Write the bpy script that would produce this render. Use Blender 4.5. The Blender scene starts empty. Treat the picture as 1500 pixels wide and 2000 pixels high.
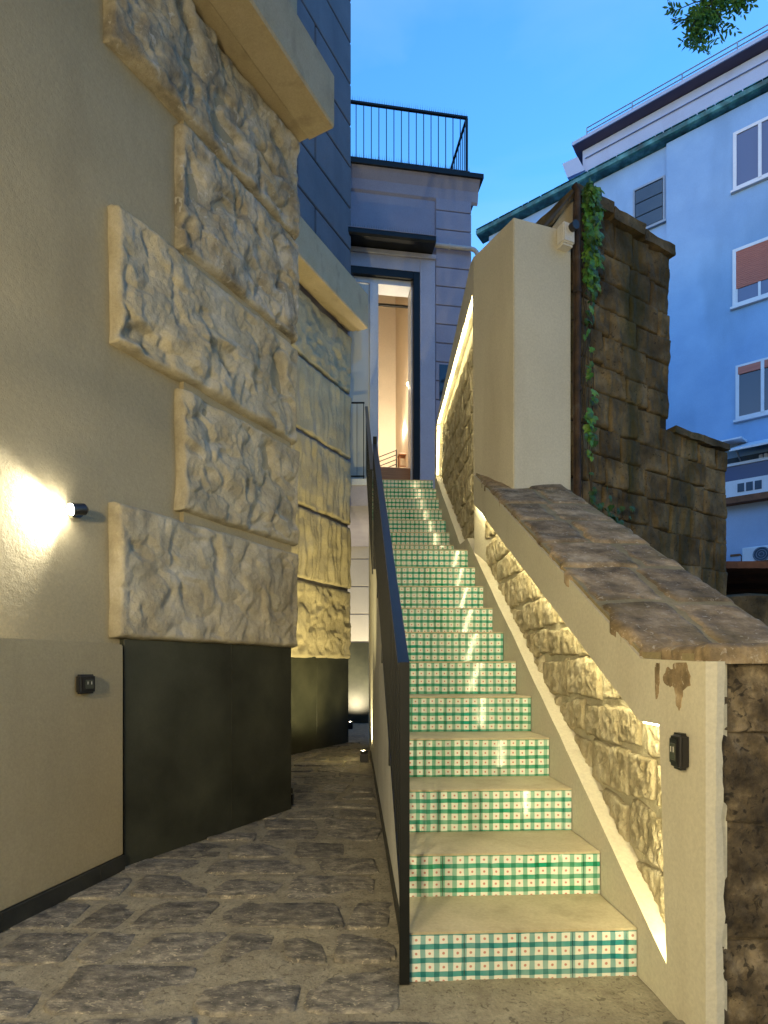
import bpy, bmesh, math, random
from mathutils import Vector, noise, Matrix
from mathutils.geometry import tessellate_polygon
random.seed(7)
R = math.radians
sc = bpy.context.scene
COL = sc.collection

# ------------------------------------------------------------------ camera
H = 1.13            # eye height
F = 1150.0          # focal length in photo pixels (photo is 1500 wide)
cam = bpy.data.cameras.new("camera")
cam_o = bpy.data.objects.new("camera", cam); COL.objects.link(cam_o); sc.camera = cam_o
cam.sensor_fit = 'HORIZONTAL'; cam.sensor_width = 36; cam.lens = 36*F/1500
cam.shift_y = 305/1500.0
cam.clip_start = 0.05; cam.clip_end = 2000
cam_o.location = (0, 0, H); cam_o.rotation_euler = (math.pi/2, 0, 0)

# ------------------------------------------------------------------ world
world = bpy.data.worlds.new("World"); sc.world = world; world.use_nodes = True
wn = world.node_tree; bg = wn.nodes['Background']
sky = wn.nodes.new('ShaderNodeTexSky'); sky.sky_type = 'NISHITA'; sky.sun_disc = False
sky.sun_elevation = R(4.0); sky.sun_rotation = R(215); sky.ozone_density = 4.5; sky.dust_density = 0.5; sky.air_density = 1.0
tc = wn.nodes.new('ShaderNodeTexCoord'); mpc = wn.nodes.new('ShaderNodeMapping'); mpc.inputs['Scale'].default_value = (1.2, 1.2, 3.0)
cn = wn.nodes.new('ShaderNodeTexNoise'); cn.inputs['Scale'].default_value = 2.2; cn.inputs['Detail'].default_value = 7; cn.inputs['Distortion'].default_value = .6
wn.links.new(tc.outputs['Generated'], mpc.inputs[0]); wn.links.new(mpc.outputs[0], cn.inputs['Vector'])
cm = wn.nodes.new('ShaderNodeMapRange'); cm.inputs['From Min'].default_value = .46; cm.inputs['From Max'].default_value = .78; cm.inputs['To Max'].default_value = .22
wn.links.new(cn.outputs['Fac'], cm.inputs['Value'])
cx_ = wn.nodes.new('ShaderNodeMix'); cx_.data_type = 'RGBA'; cx_.inputs[7].default_value = (.55, .78, 1.25, 1)
wn.links.new(cm.outputs[0], cx_.inputs[0]); wn.links.new(sky.outputs[0], cx_.inputs[6])
wn.links.new(cx_.outputs[2], bg.inputs[0]); bg.inputs[1].default_value = 0.185
sc.view_settings.view_transform = 'Standard'; sc.view_settings.look = 'None'
sc.view_settings.exposure = 2.74; sc.view_settings.gamma = 1
sc.render.engine = 'CYCLES'
sc.cycles.use_denoising = True
sc.cycles.max_bounces = 7; sc.cycles.diffuse_bounces = 4; sc.cycles.glossy_bounces = 3
sc.cycles.sample_clamp_indirect = 4.0
EXP = 2**2.6

# ------------------------------------------------------------------ materials
MATS = {}
def mat(name, cols, scale=3.0, rough=0.7, bump=0.0, bscale=40.0, stretch=(1,1,1), detail=6, spec=0.4, metal=0.0,
        pos=(0.3,0.7), fine=None, rnd=0.0, bump2=0.0, b2scale=8.0, dirt=None, grain=70.0, gamt=.10):
    """procedural material driven by world position; cols = 2..4 base colours over a noise ramp"""
    if name in MATS: return MATS[name]
    m = bpy.data.materials.new(name); m.use_nodes = True; nt = m.node_tree; N = nt.nodes; L = nt.links
    b = N['Principled BSDF']
    geo = N.new('ShaderNodeNewGeometry'); mp = N.new('ShaderNodeMapping'); mp.inputs['Scale'].default_value = stretch
    L.new(geo.outputs['Position'], mp.inputs['Vector'])
    n1 = N.new('ShaderNodeTexNoise'); n1.inputs['Scale'].default_value = scale; n1.inputs['Detail'].default_value = detail
    n1.inputs['Roughness'].default_value = 0.6
    L.new(mp.outputs[0], n1.inputs['Vector'])
    cr = N.new('ShaderNodeValToRGB'); el = cr.color_ramp.elements
    while len(el) < len(cols): el.new(0.5)
    for i, c in enumerate(cols):
        el[i].position = pos[0] + (pos[1]-pos[0])*i/max(1, len(cols)-1); el[i].color = (*c, 1)
    L.new(n1.outputs['Fac'], cr.inputs['Fac'])
    out = cr.outputs['Color']
    if fine:      # (scale, colour, threshold, amount)
        n2 = N.new('ShaderNodeTexNoise'); n2.inputs['Scale'].default_value = fine[0]; n2.inputs['Detail'].default_value = 5
        n2.inputs['Distortion'].default_value = 1.2
        L.new(mp.outputs[0], n2.inputs['Vector'])
        r2 = N.new('ShaderNodeMapRange'); r2.inputs['From Min'].default_value = fine[2]; r2.inputs['From Max'].default_value = fine[2]+0.08
        r2.inputs['To Max'].default_value = fine[3]
        L.new(n2.outputs['Fac'], r2.inputs['Value'])
        mx = N.new('ShaderNodeMix'); mx.data_type = 'RGBA'; mx.inputs[7].default_value = (*fine[1], 1)
        L.new(r2.outputs[0], mx.inputs[0]); L.new(out, mx.inputs[6]); out = mx.outputs[2]
    if dirt:      # (scale, colour, threshold, amount, stretchz) vertical streaky stains
        mp2 = N.new('ShaderNodeMapping'); mp2.inputs['Scale'].default_value = (1, 1, dirt[4]); L.new(geo.outputs['Position'], mp2.inputs['Vector'])
        n3 = N.new('ShaderNodeTexNoise'); n3.inputs['Scale'].default_value = dirt[0]; n3.inputs['Detail'].default_value = 7
        L.new(mp2.outputs[0], n3.inputs['Vector'])
        r3 = N.new('ShaderNodeMapRange'); r3.inputs['From Min'].default_value = dirt[2]; r3.inputs['From Max'].default_value = dirt[2]+0.2
        r3.inputs['To Max'].default_value = dirt[3]
        L.new(n3.outputs['Fac'], r3.inputs['Value'])
        mx = N.new('ShaderNodeMix'); mx.data_type = 'RGBA'; mx.inputs[7].default_value = (*dirt[1], 1)
        L.new(r3.outputs[0], mx.inputs[0]); L.new(out, mx.inputs[6]); out = mx.outputs[2]
    if rnd:
        oi = N.new('ShaderNodeObjectInfo'); mr = N.new('ShaderNodeMapRange')
        mr.inputs['To Min'].default_value = 1-rnd; mr.inputs['To Max'].default_value = 1+rnd
        L.new(oi.outputs['Random'], mr.inputs['Value'])
        hsv = N.new('ShaderNodeHueSaturation'); L.new(mr.outputs[0], hsv.inputs['Value']); L.new(out, hsv.inputs['Color']); out = hsv.outputs[0]
    ng = N.new('ShaderNodeTexNoise'); ng.inputs['Scale'].default_value = grain; ng.inputs['Detail'].default_value = 4; ng.inputs['Roughness'].default_value = .7
    L.new(mp.outputs[0], ng.inputs['Vector'])
    gr = N.new('ShaderNodeMapRange'); gr.inputs['From Min'].default_value = .3; gr.inputs['From Max'].default_value = .7
    gr.inputs['To Min'].default_value = 1-gamt; gr.inputs['To Max'].default_value = 1+gamt; L.new(ng.outputs['Fac'], gr.inputs['Value'])
    hg = N.new('ShaderNodeHueSaturation'); L.new(gr.outputs[0], hg.inputs['Value']); L.new(out, hg.inputs['Color']); out = hg.outputs[0]
    L.new(out, b.inputs['Base Color'])
    b.inputs['Roughness'].default_value = rough; b.inputs['Metallic'].default_value = metal
    b.inputs['Specular IOR Level'].default_value = spec
    nrm = None
    for st, scl, dist in ((bump, bscale, 0.004), (bump2, b2scale, 0.02)):
        if st:
            nb = N.new('ShaderNodeTexNoise'); nb.inputs['Scale'].default_value = scl; nb.inputs['Detail'].default_value = 6
            nb.inputs['Roughness'].default_value = 0.65
            L.new(mp.outputs[0], nb.inputs['Vector'])
            bp = N.new('ShaderNodeBump'); bp.inputs['Strength'].default_value = st; bp.inputs['Distance'].default_value = dist
            L.new(nb.outputs['Fac'], bp.inputs['Height'])
            if nrm: L.new(nrm, bp.inputs['Normal'])
            nrm = bp.outputs[0]
    if nrm: L.new(nrm, b.inputs['Normal'])
    MATS[name] = m
    return m

def emit(name, col, strength):
    m = bpy.data.materials.new(name); m.use_nodes = True; nt = m.node_tree
    b = nt.nodes['Principled BSDF']; b.inputs['Base Color'].default_value = (*col, 1)
    b.inputs['Emission Color'].default_value = (*col, 1); b.inputs['Emission Strength'].default_value = strength/EXP
    return m

def glass_mat(name, col=(0.02,0.03,0.05), rough=0.03):
    m = bpy.data.materials.new(name); m.use_nodes = True
    b = m.node_tree.nodes['Principled BSDF']; b.inputs['Base Color'].default_value = (*col, 1)
    b.inputs['Roughness'].default_value = rough; b.inputs['Specular IOR Level'].default_value = 0.5
    return m

M_house   = mat('house_plaster', [(.31,.265,.165),(.37,.315,.20)], 1.2, .85, .55, 120, bump2=.25, b2scale=25, dirt=(2.2,(.20,.165,.10),.54,.5,.35))
M_low     = mat('low_wall_plaster', [(.36,.29,.16),(.42,.34,.19)], 1.5, .85, .5, 150, bump2=.15, b2scale=30, dirt=(3,(.24,.19,.11),.56,.45,.25))
M_quoin   = mat('quoin_plaster', [(.32,.275,.185),(.43,.375,.26),(.50,.45,.34)], 4, .9, .9, 130, pos=(.34,.66), bump2=.55, b2scale=34, dirt=(6,(.10,.092,.08),.585,.75,.4))
M_quoin_w = mat('quoin_plaster_weathered', [(.22,.19,.14),(.40,.35,.25),(.50,.46,.38)], 5, .9, .9, 130, pos=(.34,.66), bump2=.55, b2scale=34, dirt=(7,(.06,.056,.05),.56,.85,.35), fine=(14,(.60,.57,.50),.62,.6))
M_quoin2  = mat('quoin_plaster_pale', [(.34,.30,.19),(.46,.41,.27)], 3, .9, .7, 110, bump2=.7, b2scale=20, dirt=(5,(.30,.30,.31),.58,.5,.4))
M_cornice = mat('cornice_plaster', [(.40,.33,.20),(.47,.39,.25)], 3, .85, .5, 90, dirt=(6,(.20,.16,.10),.57,.6,.5))
M_ashlar  = mat('ashlar_plaster', [(.15,.145,.16),(.19,.185,.20)], 2, .85, .4, 80, dirt=(2.5,(.10,.10,.12),.52,.6,.2))
M_panel   = mat('dark_slate_panel', [(.018,.020,.014),(.034,.037,.026),(.052,.055,.038)], 2.4, .36, .12, 60, spec=.5, dirt=(3,(.045,.045,.032),.54,.5,.3))
M_cream   = mat('cream_plaster', [(.54,.50,.38),(.60,.56,.43)], 1.6, .8, .22, 90, bump2=.06, b2scale=14, dirt=(2.6,(.40,.35,.25),.55,.55,.2))
M_tuff    = mat('tuff_stone', [(.25,.21,.12),(.37,.32,.20),(.48,.43,.30)], 10, .95, 1.0, 90, pos=(.32,.68), bump2=.8, b2scale=40, rnd=.12, fine=(45,(.17,.13,.07),.62,.7), stretch=(1,1,.65))
M_mortar  = mat('pale_mortar', [(.38,.34,.22),(.50,.46,.32)], 8, .95, .9, 70, bump2=.8, b2scale=26)
M_rubble  = mat('rubble_stone', [(.028,.021,.013),(.095,.072,.043),(.24,.19,.12)], 11, .95, 1.0, 60, pos=(.34,.7), bump2=1.0, b2scale=20, rnd=.2, fine=(30,(.012,.01,.007),.57,.8))
M_old     = mat('old_mossy_stone', [(.045,.034,.015),(.125,.09,.042),(.23,.17,.085)], 3.5, .95, 1.0, 60, pos=(.33,.68), bump2=1.0, b2scale=16, rnd=.25, dirt=(3.5,(.028,.034,.009),.5,.8,.18), fine=(25,(.015,.011,.006),.62,.8))
M_oldm    = mat('old_wall_mortar', [(.018,.013,.006),(.06,.042,.018)], 5, 1, .9, 50, bump2=.8, b2scale=14, dirt=(4,(.02,.026,.008),.5,.7,.2))
M_coping  = mat('coping_stone', [(.11,.08,.042),(.28,.205,.115),(.48,.37,.23)], 8, .85, .9, 60, pos=(.33,.7), bump2=.6, b2scale=18, rnd=.22, fine=(40,(.52,.46,.36),.60,.7), dirt=(3,(.14,.105,.035),.52,.65,1))
M_copm    = mat('coping_mortar', [(.22,.18,.09),(.34,.28,.16)], 8, .95, .8, 50, bump2=.5, b2scale=15)
M_pave    = mat('paving_stone', [(.10,.093,.080),(.20,.18,.145),(.37,.33,.25)], 15, .62, 1.0, 75, pos=(.36,.68), bump2=.7, b2scale=28, rnd=.25, spec=.45, stretch=(.8,1.3,1), fine=(48,(.52,.45,.32),.585,.8), dirt=(22,(.035,.032,.028),.57,.85,1), gamt=.25)
M_pavem   = mat('paving_mortar', [(.25,.22,.155),(.37,.33,.235)], 9, .85, 1.0, 70, bump2=.6, b2scale=18, gamt=.2, fine=(40,(.10,.085,.06),.58,.7), dirt=(7,(.12,.10,.07),.56,.6,1))
M_tread   = mat('cement_tread', [(.40,.345,.22),(.53,.47,.31)], 5, .5, .3, 60, dirt=(9,(.30,.24,.14),.54,.6,1))
M_grout   = mat('brown_grout', [(.13,.10,.06),(.20,.16,.10)], 9, .95, .4, 80)
M_black   = mat('black_metal', [(.004,.005,.0045),(.007,.008,.007)], 10, .5, .1, 200, spec=.3)
M_rail    = mat('dark_metal_rail', [(.006,.008,.0075),(.010,.013,.012)], 6, .36, .1, 150, spec=.5)
M_skirt   = mat('dark_skirting', [(.02,.021,.017),(.04,.04,.032)], 6, .5, .1, 80)
M_sidew   = mat('white_side_wall', [(.50,.49,.44),(.58,.57,.51)], 2, .8, .2, 80, dirt=(3,(.34,.33,.29),.56,.5,.3))
M_board   = mat('white_cladding', [(.50,.47,.42),(.57,.54,.49)], 2, .75, .1, 80, dirt=(3,(.4,.36,.3),.6,.4,.2))
M_town    = mat('town_house_plaster', [(.28,.27,.34),(.33,.32,.39)], 2, .8, .2, 80, dirt=(2,(.22,.20,.27),.56,.5,.2))
M_frameb  = mat('door_surround_paint', [(.36,.36,.44),(.41,.41,.49)], 3, .6)
M_room    = mat('room_plaster', [(.56,.48,.37),(.61,.52,.40)], 2, .8, .1, 60)
M_wood    = mat('oak_wood', [(.30,.13,.05),(.42,.20,.08)], 4, .5, .1, 60, stretch=(1,1,14))
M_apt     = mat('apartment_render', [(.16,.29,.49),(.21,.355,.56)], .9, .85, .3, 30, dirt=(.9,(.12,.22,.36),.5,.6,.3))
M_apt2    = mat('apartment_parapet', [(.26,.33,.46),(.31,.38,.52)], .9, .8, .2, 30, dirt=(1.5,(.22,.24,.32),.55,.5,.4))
M_soffit  = mat('brown_soffit', [(.07,.065,.10),(.10,.09,.13)], 1, .8)
M_copper  = mat('verdigris_copper', [(.008,.05,.065),(.015,.12,.145),(.06,.24,.28)], 3, .6, .4, 30, pos=(.35,.66), dirt=(2.5,(.008,.03,.03),.54,.7,1))
M_winf    = mat('white_window_frame', [(.46,.50,.56),(.52,.56,.62)], 3, .5)
M_winb    = mat('blue_grey_frame', [(.16,.21,.28),(.20,.26,.33)], 3, .5)
M_shut    = mat('red_roller_shutter', [(.30,.10,.075),(.38,.14,.10)], 3, .7, stretch=(1,1,8))
M_louvre  = mat('dark_louvre', [(.02,.045,.08),(.035,.065,.10)], 2, .5)
M_awn     = mat('white_awning', [(.50,.54,.60),(.58,.62,.68)], 3, .7)
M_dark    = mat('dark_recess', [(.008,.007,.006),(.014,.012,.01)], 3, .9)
M_rust    = mat('rusty_ledge', [(.10,.045,.022),(.22,.09,.045)], 6, .9, .6, 40)
M_plastic = mat('black_plastic', [(.012,.012,.013),(.018,.018,.019)], 5, .35, spec=.5)
M_screen  = mat('olive_cover', [(.045,.05,.035),(.06,.065,.045)], 5, .3, spec=.6)
M_white   = mat('white_plastic', [(.6,.58,.52),(.66,.64,.58)], 4, .5)
M_pipe    = mat('painted_pipe', [(.44,.42,.40),(.50,.48,.46)], 4, .5)
M_oldpipe = mat('rusty_dark_pipe', [(.02,.015,.012),(.06,.035,.02),(.09,.09,.085)], 7, .8, .8, 60, pos=(.35,.72))
M_ground  = mat('earth', [(.06,.055,.045),(.10,.09,.07)], 2, .95, .6, 30)
M_leaf    = mat('ivy_leaf', [(.05,.14,.015),(.14,.30,.04)], 9, .5, .3, 60, rnd=.2)
M_leaf2   = mat('dark_leaf', [(.018,.06,.012),(.05,.13,.03)], 9, .5, rnd=.2)
M_leaf3   = mat('fresh_leaf', [(.03,.13,.02),(.08,.24,.04)], 9, .5, rnd=.2)
M_bark    = mat('bark', [(.03,.024,.018),(.08,.065,.045)], 8, .95, 1, 40, stretch=(1,1,.3))
M_chair   = mat('chair_wood', [(.25,.11,.04),(.34,.16,.07)], 8, .5)
M_glass   = glass_mat('window_glass')
M_glass2  = glass_mat('curtained_glass', (.09,.11,.19), .12)
M_steel   = mat('spike_steel', [(.10,.11,.12),(.16,.17,.18)], 8, .35, metal=.6)
LEDC = (1.0, .88, .52)
M_led  = emit('led_strip_light', LEDC, 40)
M_bulb = emit('lamp_glow', (1.0, .96, .82), 200)
M_lens = emit('floor_lamp_glow', (1.0, .85, .55), 9)
M_bulb2= emit('warm_lamp_glow', (1.0, .76, .46), 120)

def tile_material(nm, c1, c2):
    m = bpy.data.materials.new(nm); m.use_nodes = True; nt = m.node_tree; N = nt.nodes; L = nt.links
    b = N['Principled BSDF']
    uv = N.new('ShaderNodeUVMap'); sp = N.new('ShaderNodeSeparateXYZ')
    oi = N.new('ShaderNodeObjectInfo')
    nz = N.new('ShaderNodeTexNoise'); nz.inputs['Scale'].default_value = 2.2; nz.inputs['Detail'].default_value = 2
    geo = N.new('ShaderNodeNewGeometry')
    wob = N.new('ShaderNodeTexNoise'); wob.inputs['Scale'].default_value = 14; L.new(geo.outputs['Position'], wob.inputs['Vector'])
    va = N.new('ShaderNodeVectorMath'); va.operation = 'SCALE'; va.inputs['Scale'].default_value = 0.16
    vs = N.new('ShaderNodeVectorMath'); vs.operation = 'SUBTRACT'; vs.inputs[1].default_value = (.5,.5,.5)
    L.new(wob.outputs['Color'], vs.inputs[0]); L.new(vs.outputs[0], va.inputs[0])
    vv = N.new('ShaderNodeVectorMath'); vv.operation = 'ADD'; L.new(uv.outputs[0], vv.inputs[0]); L.new(va.outputs[0], vv.inputs[1])
    L.new(vv.outputs[0], sp.inputs[0])
    def mth(op, a, bb=None, c=None):
        n = N.new('ShaderNodeMath'); n.operation = op
        for i, x in enumerate((a, bb, c)):
            if x is None: continue
            if isinstance(x, (int, float)): n.inputs[i].default_value = x
            else: L.new(x, n.inputs[i])
        return n.outputs[0]
    def band(c):   # 1 in the band round each whole number
        f = mth('FRACT', c); d = mth('SUBTRACT', 0.5, mth('ABSOLUTE', mth('SUBTRACT', f, 0.5)))
        mr = N.new('ShaderNodeMapRange'); mr.inputs['From Min'].default_value = .205; mr.inputs['From Max'].default_value = .185
        L.new(d, mr.inputs['Value']); return mr.outputs[0]
    bu = band(sp.outputs[0]); bv = band(sp.outputs[1])
    fu = mth('SUBTRACT', mth('FRACT', sp.outputs[0]), .5); fv = mth('SUBTRACT', mth('FRACT', sp.outputs[1]), .5)
    r2 = mth('SQRT', mth('ADD', mth('MULTIPLY', fu, fu), mth('MULTIPLY', fv, fv)))
    dot = N.new('ShaderNodeMapRange'); dot.inputs['From Min'].default_value = .115; dot.inputs['From Max'].default_value = .08; L.new(r2, dot.inputs['Value'])
    # brush density varies along bands
    br = N.new('ShaderNodeTexNoise'); br.inputs['Scale'].default_value = 9; br.inputs['Detail'].default_value = 4; L.new(geo.outputs['Position'], br.inputs['Vector'])
    du = N.new('ShaderNodeMapRange'); du.inputs['From Min'].default_value=.3; du.inputs['From Max'].default_value=.7; du.inputs['To Min'].default_value=.72; du.inputs['To Max'].default_value=1.0; L.new(br.outputs['Fac'], du.inputs['Value'])
    # green shifts towards blue from tile to tile
    gcol = N.new('ShaderNodeMix'); gcol.data_type = 'RGBA'; gcol.inputs[6].default_value = (*c1,1); gcol.inputs[7].default_value = (*c2,1)
    rr = mth('POWER', oi.outputs['Random'], 1.6); L.new(rr, gcol.inputs[0])
    def layer(base, mask, col, amt):
        mx = N.new('ShaderNodeMix'); mx.data_type = 'RGBA'; mx.blend_type = 'MULTIPLY'
        L.new(mth('MULTIPLY', mask, amt), mx.inputs[0]); L.new(base, mx.inputs[6]); L.new(col, mx.inputs[7]); return mx.outputs[2]
    wh = N.new('ShaderNodeRGB'); wh.outputs[0].default_value = (.72,.75,.67,1)
    c = layer(wh.outputs[0], bu, gcol.outputs[2], mth('MULTIPLY', du.outputs[0], .78))
    c = layer(c, bv, gcol.outputs[2], du.outputs[0])
    mx = N.new('ShaderNodeMix'); mx.data_type = 'RGBA'; mx.inputs[7].default_value = (.45,.07,.02,1)
    L.new(mth('MULTIPLY', dot.outputs[0], .72), mx.inputs[0]); L.new(c, mx.inputs[6])
    L.new(mx.outputs[2], b.inputs['Base Color'])
    b.inputs['Roughness'].default_value = .09; b.inputs['Specular IOR Level'].default_value = .6
    bp = N.new('ShaderNodeBump'); bp.inputs['Strength'].default_value = .12; bp.inputs['Distance'].default_value = .004
    L.new(wob.outputs['Fac'], bp.inputs['Height']); L.new(bp.outputs[0], b.inputs['Normal'])
    return m
M_tile = tile_material('painted_tile', (.012,.41,.25), (.02,.44,.36))
M_tile_blue = tile_material('painted_tile_turquoise', (.03,.38,.38), (.04,.36,.44))

# ------------------------------------------------------------------ helpers
def link(o, parent=None):
    COL.objects.link(o)
    if parent is not None: o.parent = parent
    return o
def tag(o, label, cat, group=None, kind=None):
    o['label'] = label; o['category'] = cat
    if group: o['group'] = group
    if kind: o['kind'] = kind
    return o
def thing(name, label, cat, loc=(0,0,0), group=None):
    o = bpy.data.objects.new(name, None); o.empty_display_size = .2; COL.objects.link(o); o.location = loc
    return tag(o, label, cat, group)
def wloc(o):
    v = Vector((0,0,0))
    while o is not None: v += Vector(o.location); o = o.parent
    return v
def obj(name, bm, m, parent=None, smooth=False, kind=None, label=None, recalc=True):
    """bm is in world coordinates; the object gets its origin at the parent's base"""
    if recalc: bmesh.ops.recalc_face_normals(bm, faces=bm.faces)
    if smooth:
        for f in bm.faces: f.smooth = True
    me = bpy.data.meshes.new(name)
    if parent is not None: bm.transform(Matrix.Translation(-wloc(parent)))
    bm.to_mesh(me); bm.free(); me.materials.append(m)
    o = bpy.data.objects.new(name, me); link(o, parent)
    if kind: o['kind'] = kind
    if label: o['label'] = label
    return o
def BM(): return bmesh.new()
def hexa(bm, pts):
    v = [bm.verts.new(p) for p in pts]
    for f in ((0,1,2,3),(7,6,5,4),(0,4,5,1),(1,5,6,2),(2,6,7,3),(3,7,4,0)): bm.faces.new([v[i] for i in f])
def bevel(bm, w, seg=1):
    bmesh.ops.recalc_face_normals(bm, faces=bm.faces)
    bmesh.ops.bevel(bm, geom=list(bm.edges), offset=w, segments=seg, affect='EDGES', clamp_overlap=True)
def tube(bm, pts, r, n=8, cap=True):
    pts = [Vector(p) for p in pts]; rings = []
    rs = r if isinstance(r, (list, tuple)) else [r]*len(pts)
    for i, p in enumerate(pts):
        t = (pts[min(i+1, len(pts)-1)] - pts[max(i-1, 0)]).normalized()
        a = t.orthogonal().normalized() if abs(t.z) < .9 else t.cross(Vector((1,0,0))).normalized()
        if abs(t.z) < .9: a = t.cross(Vector((0,0,1))).normalized()
        b = t.cross(a)
        rings.append([bm.verts.new(p + rs[i]*(math.cos(2*math.pi*k/n)*a + math.sin(2*math.pi*k/n)*b)) for k in range(n)])
    for A, B in zip(rings, rings[1:]):
        for k in range(n): bm.faces.new((A[k], A[(k+1) % n], B[(k+1) % n], B[k]))
    if cap: bm.faces.new(rings[0][::-1]); bm.faces.new(rings[-1])
class Fr:
    """a vertical frame: s along the wall, o out of it (towards the viewer), z up"""
    def __init__(s, P, d):
        s.P = Vector((P[0], P[1])); s.d = Vector(d).normalized(); s.n = Vector((s.d.y, -s.d.x))
    def p(s, a, o, z):
        q = s.P + s.d*a + s.n*o; return Vector((q.x, q.y, z))
    def s_at(s, u, o=0.0):          # where the sight line at photo column u meets the plane
        k = (u-750)/F; Q = s.P + s.n*o
        return (k*Q.y - Q.x)/(s.d.x - k*s.d.y)
    def Y(s, u, o=0.0): return s.p(s.s_at(u, o), o, 0).y
    def z(s, u, v, o=0.0): return H + (1305-v)/F*s.Y(u, o)
    def box(s, bm, a0, a1, o0, o1, z0, z1):
        hexa(bm, [s.p(a0,o0,z0), s.p(a1,o0,z0), s.p(a1,o1,z0), s.p(a0,o1,z0), s.p(a0,o0,z1), s.p(a1,o0,z1), s.p(a1,o1,z1), s.p(a0,o1,z1)])
    def prism(s, bm, poly, o0, o1):  # poly of (s,z), extruded over o
        A = [bm.verts.new(s.p(a, o0, z)) for a, z in poly]; B = [bm.verts.new(s.p(a, o1, z)) for a, z in poly]
        n = len(poly); bm.faces.new(A); bm.faces.new(B[::-1])
        for i in range(n): bm.faces.new((A[i], B[i], B[(i+1) % n], A[(i+1) % n]))
    def prof(s, bm, prof, a0, a1):   # prof of (o,z), swept along s
        A = [bm.verts.new(s.p(a0, o, z)) for o, z in prof]; B = [bm.verts.new(s.p(a1, o, z)) for o, z in prof]
        n = len(prof); bm.faces.new(A); bm.faces.new(B[::-1])
        for i in range(n): bm.faces.new((A[i], B[i], B[(i+1) % n], A[(i+1) % n]))
def boxobj(name, fr, a0, a1, o0, o1, z0, z1, m, parent, bev=0.0, **k):
    bm = BM(); fr.box(bm, a0, a1, o0, o1, z0, z1)
    if bev: bevel(bm, bev)
    return obj(name, bm, m, parent, **k)

def fbm(x, y, z, o=4):
    return noise.fractal(Vector((x, y, z)), 1.0, 2.1, o)
def chisel(x, z, seed, vert=1.0):
    """rough hewn relief, -1..1: rounded lumps, chipped hollows and a sandy finish"""
    wx = x + .09*fbm(x*4, z*4, seed+9, 2); wz = z + .09*fbm(x*4+7, z*4, seed+3, 2)
    a = fbm(wx*3.0, wz*3.2, seed, 2)
    d = noise.voronoi(Vector((wx*6.2, wz*6.0*vert, seed*1.7)))[0]
    lump = math.sqrt(max(0, 1-(d[0]/.75)**2)) if d[0] < .75 else 0
    hol = max(0, fbm(wx*5.2+11, wz*5.5*vert, seed+31, 2)-.10)
    mid = fbm(wx*13, wz*12, seed+60, 3)
    return .60*a + .50*(lump-.65) - 1.25*hol + .20*mid + .10*fbm(x*34, z*34, seed+5, 2)

def rough_block(bm, fr, a0, a1, z0, z1, back, face, amp, seed, nu=60, nz=44, rnd=.035, vert=1.0, wob=.012, fn=None, warpz=None):
    """a hewn block: relief grid in front of a plane, with rounded arrises and sides running back into the wall"""
    G = []
    for j in range(nz+1):
        row = []
        for i in range(nu+1):
            fu = i/nu; fz = j/nz
            a = a0 + (a1-a0)*fu; z = z0 + (z1-z0)*fz
            ew = min(fu*(a1-a0), (1-fu)*(a1-a0), fz*(z1-z0), (1-fz)*(z1-z0))
            e = min(1, ew/rnd); rise = math.sqrt(max(0, 1-(1-e)**2))
            rel = chisel(a, z, seed, vert) if fn is None else fn(a, z, seed)
            o = back + (face-back)*(.45+.55*rise) + amp*rel*min(1, .35+.65*ew/(rnd*2))
            wz_ = wob*fbm(a*3, z*3, seed+40, 3)*(1.0 if (j in (0, nz)) else .6)
            wa_ = wob*fbm(a*3+5, z*3, seed+50, 3)
            o = max(o, back+.006)
            q = fr.p(a+wa_, o, z+wz_)
            row.append(bm.verts.new(q))
        G.append(row)
    for j in range(nz):
        for i in range(nu): bm.faces.new((G[j][i], G[j][i+1], G[j+1][i+1], G[j+1][i]))
    rim = [G[0][i] for i in range(nu+1)] + [G[j][nu] for j in range(1, nz+1)] + [G[nz][i] for i in range(nu-1, -1, -1)] + [G[j][0] for j in range(nz-1, 0, -1)]
    n3 = Vector((fr.n.x, fr.n.y, 0)); P3 = Vector((fr.P.x, fr.P.y, 0))
    bk = []
    for v in rim:
        o = (v.co-P3).dot(n3); bk.append(bm.verts.new(v.co - n3*(o-back)))
    for i in range(len(rim)):
        k = (i+1) % len(rim); bm.faces.new((rim[k], rim[i], bk[i], bk[k]))

# frames ------------------------------------------------------------
D1 = (.4594, .8882)
A = Fr((-1.47, 3.33), D1)                 # nearer volume of the left house (face of the slate panel)
Bf = Fr((-.553, 8.96), D1)                # farther volume, s = 0 at its near-alley corner
Sd = Vector((-54/1150, 1)).normalized()
Q = Fr((1.035*Sd.y, -1.035*Sd.x), Sd)     # stair side wall: s = distance along the stairs, o>0 into the wall
def st(t, a, z):                          # stair frame: t sideways from the camera axis, a along the stairs
    return Q.p(a, t-1.035, z)
E = Fr(((850-750)/F*9.4, 9.4), (1, .148))   # facade at the head of the stairs
W = Fr((1.576, 4.9), (.87, .49))          # old masonry wall
G = Fr((9.95, 16.0), (.784, -.62))        # apartment house

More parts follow.
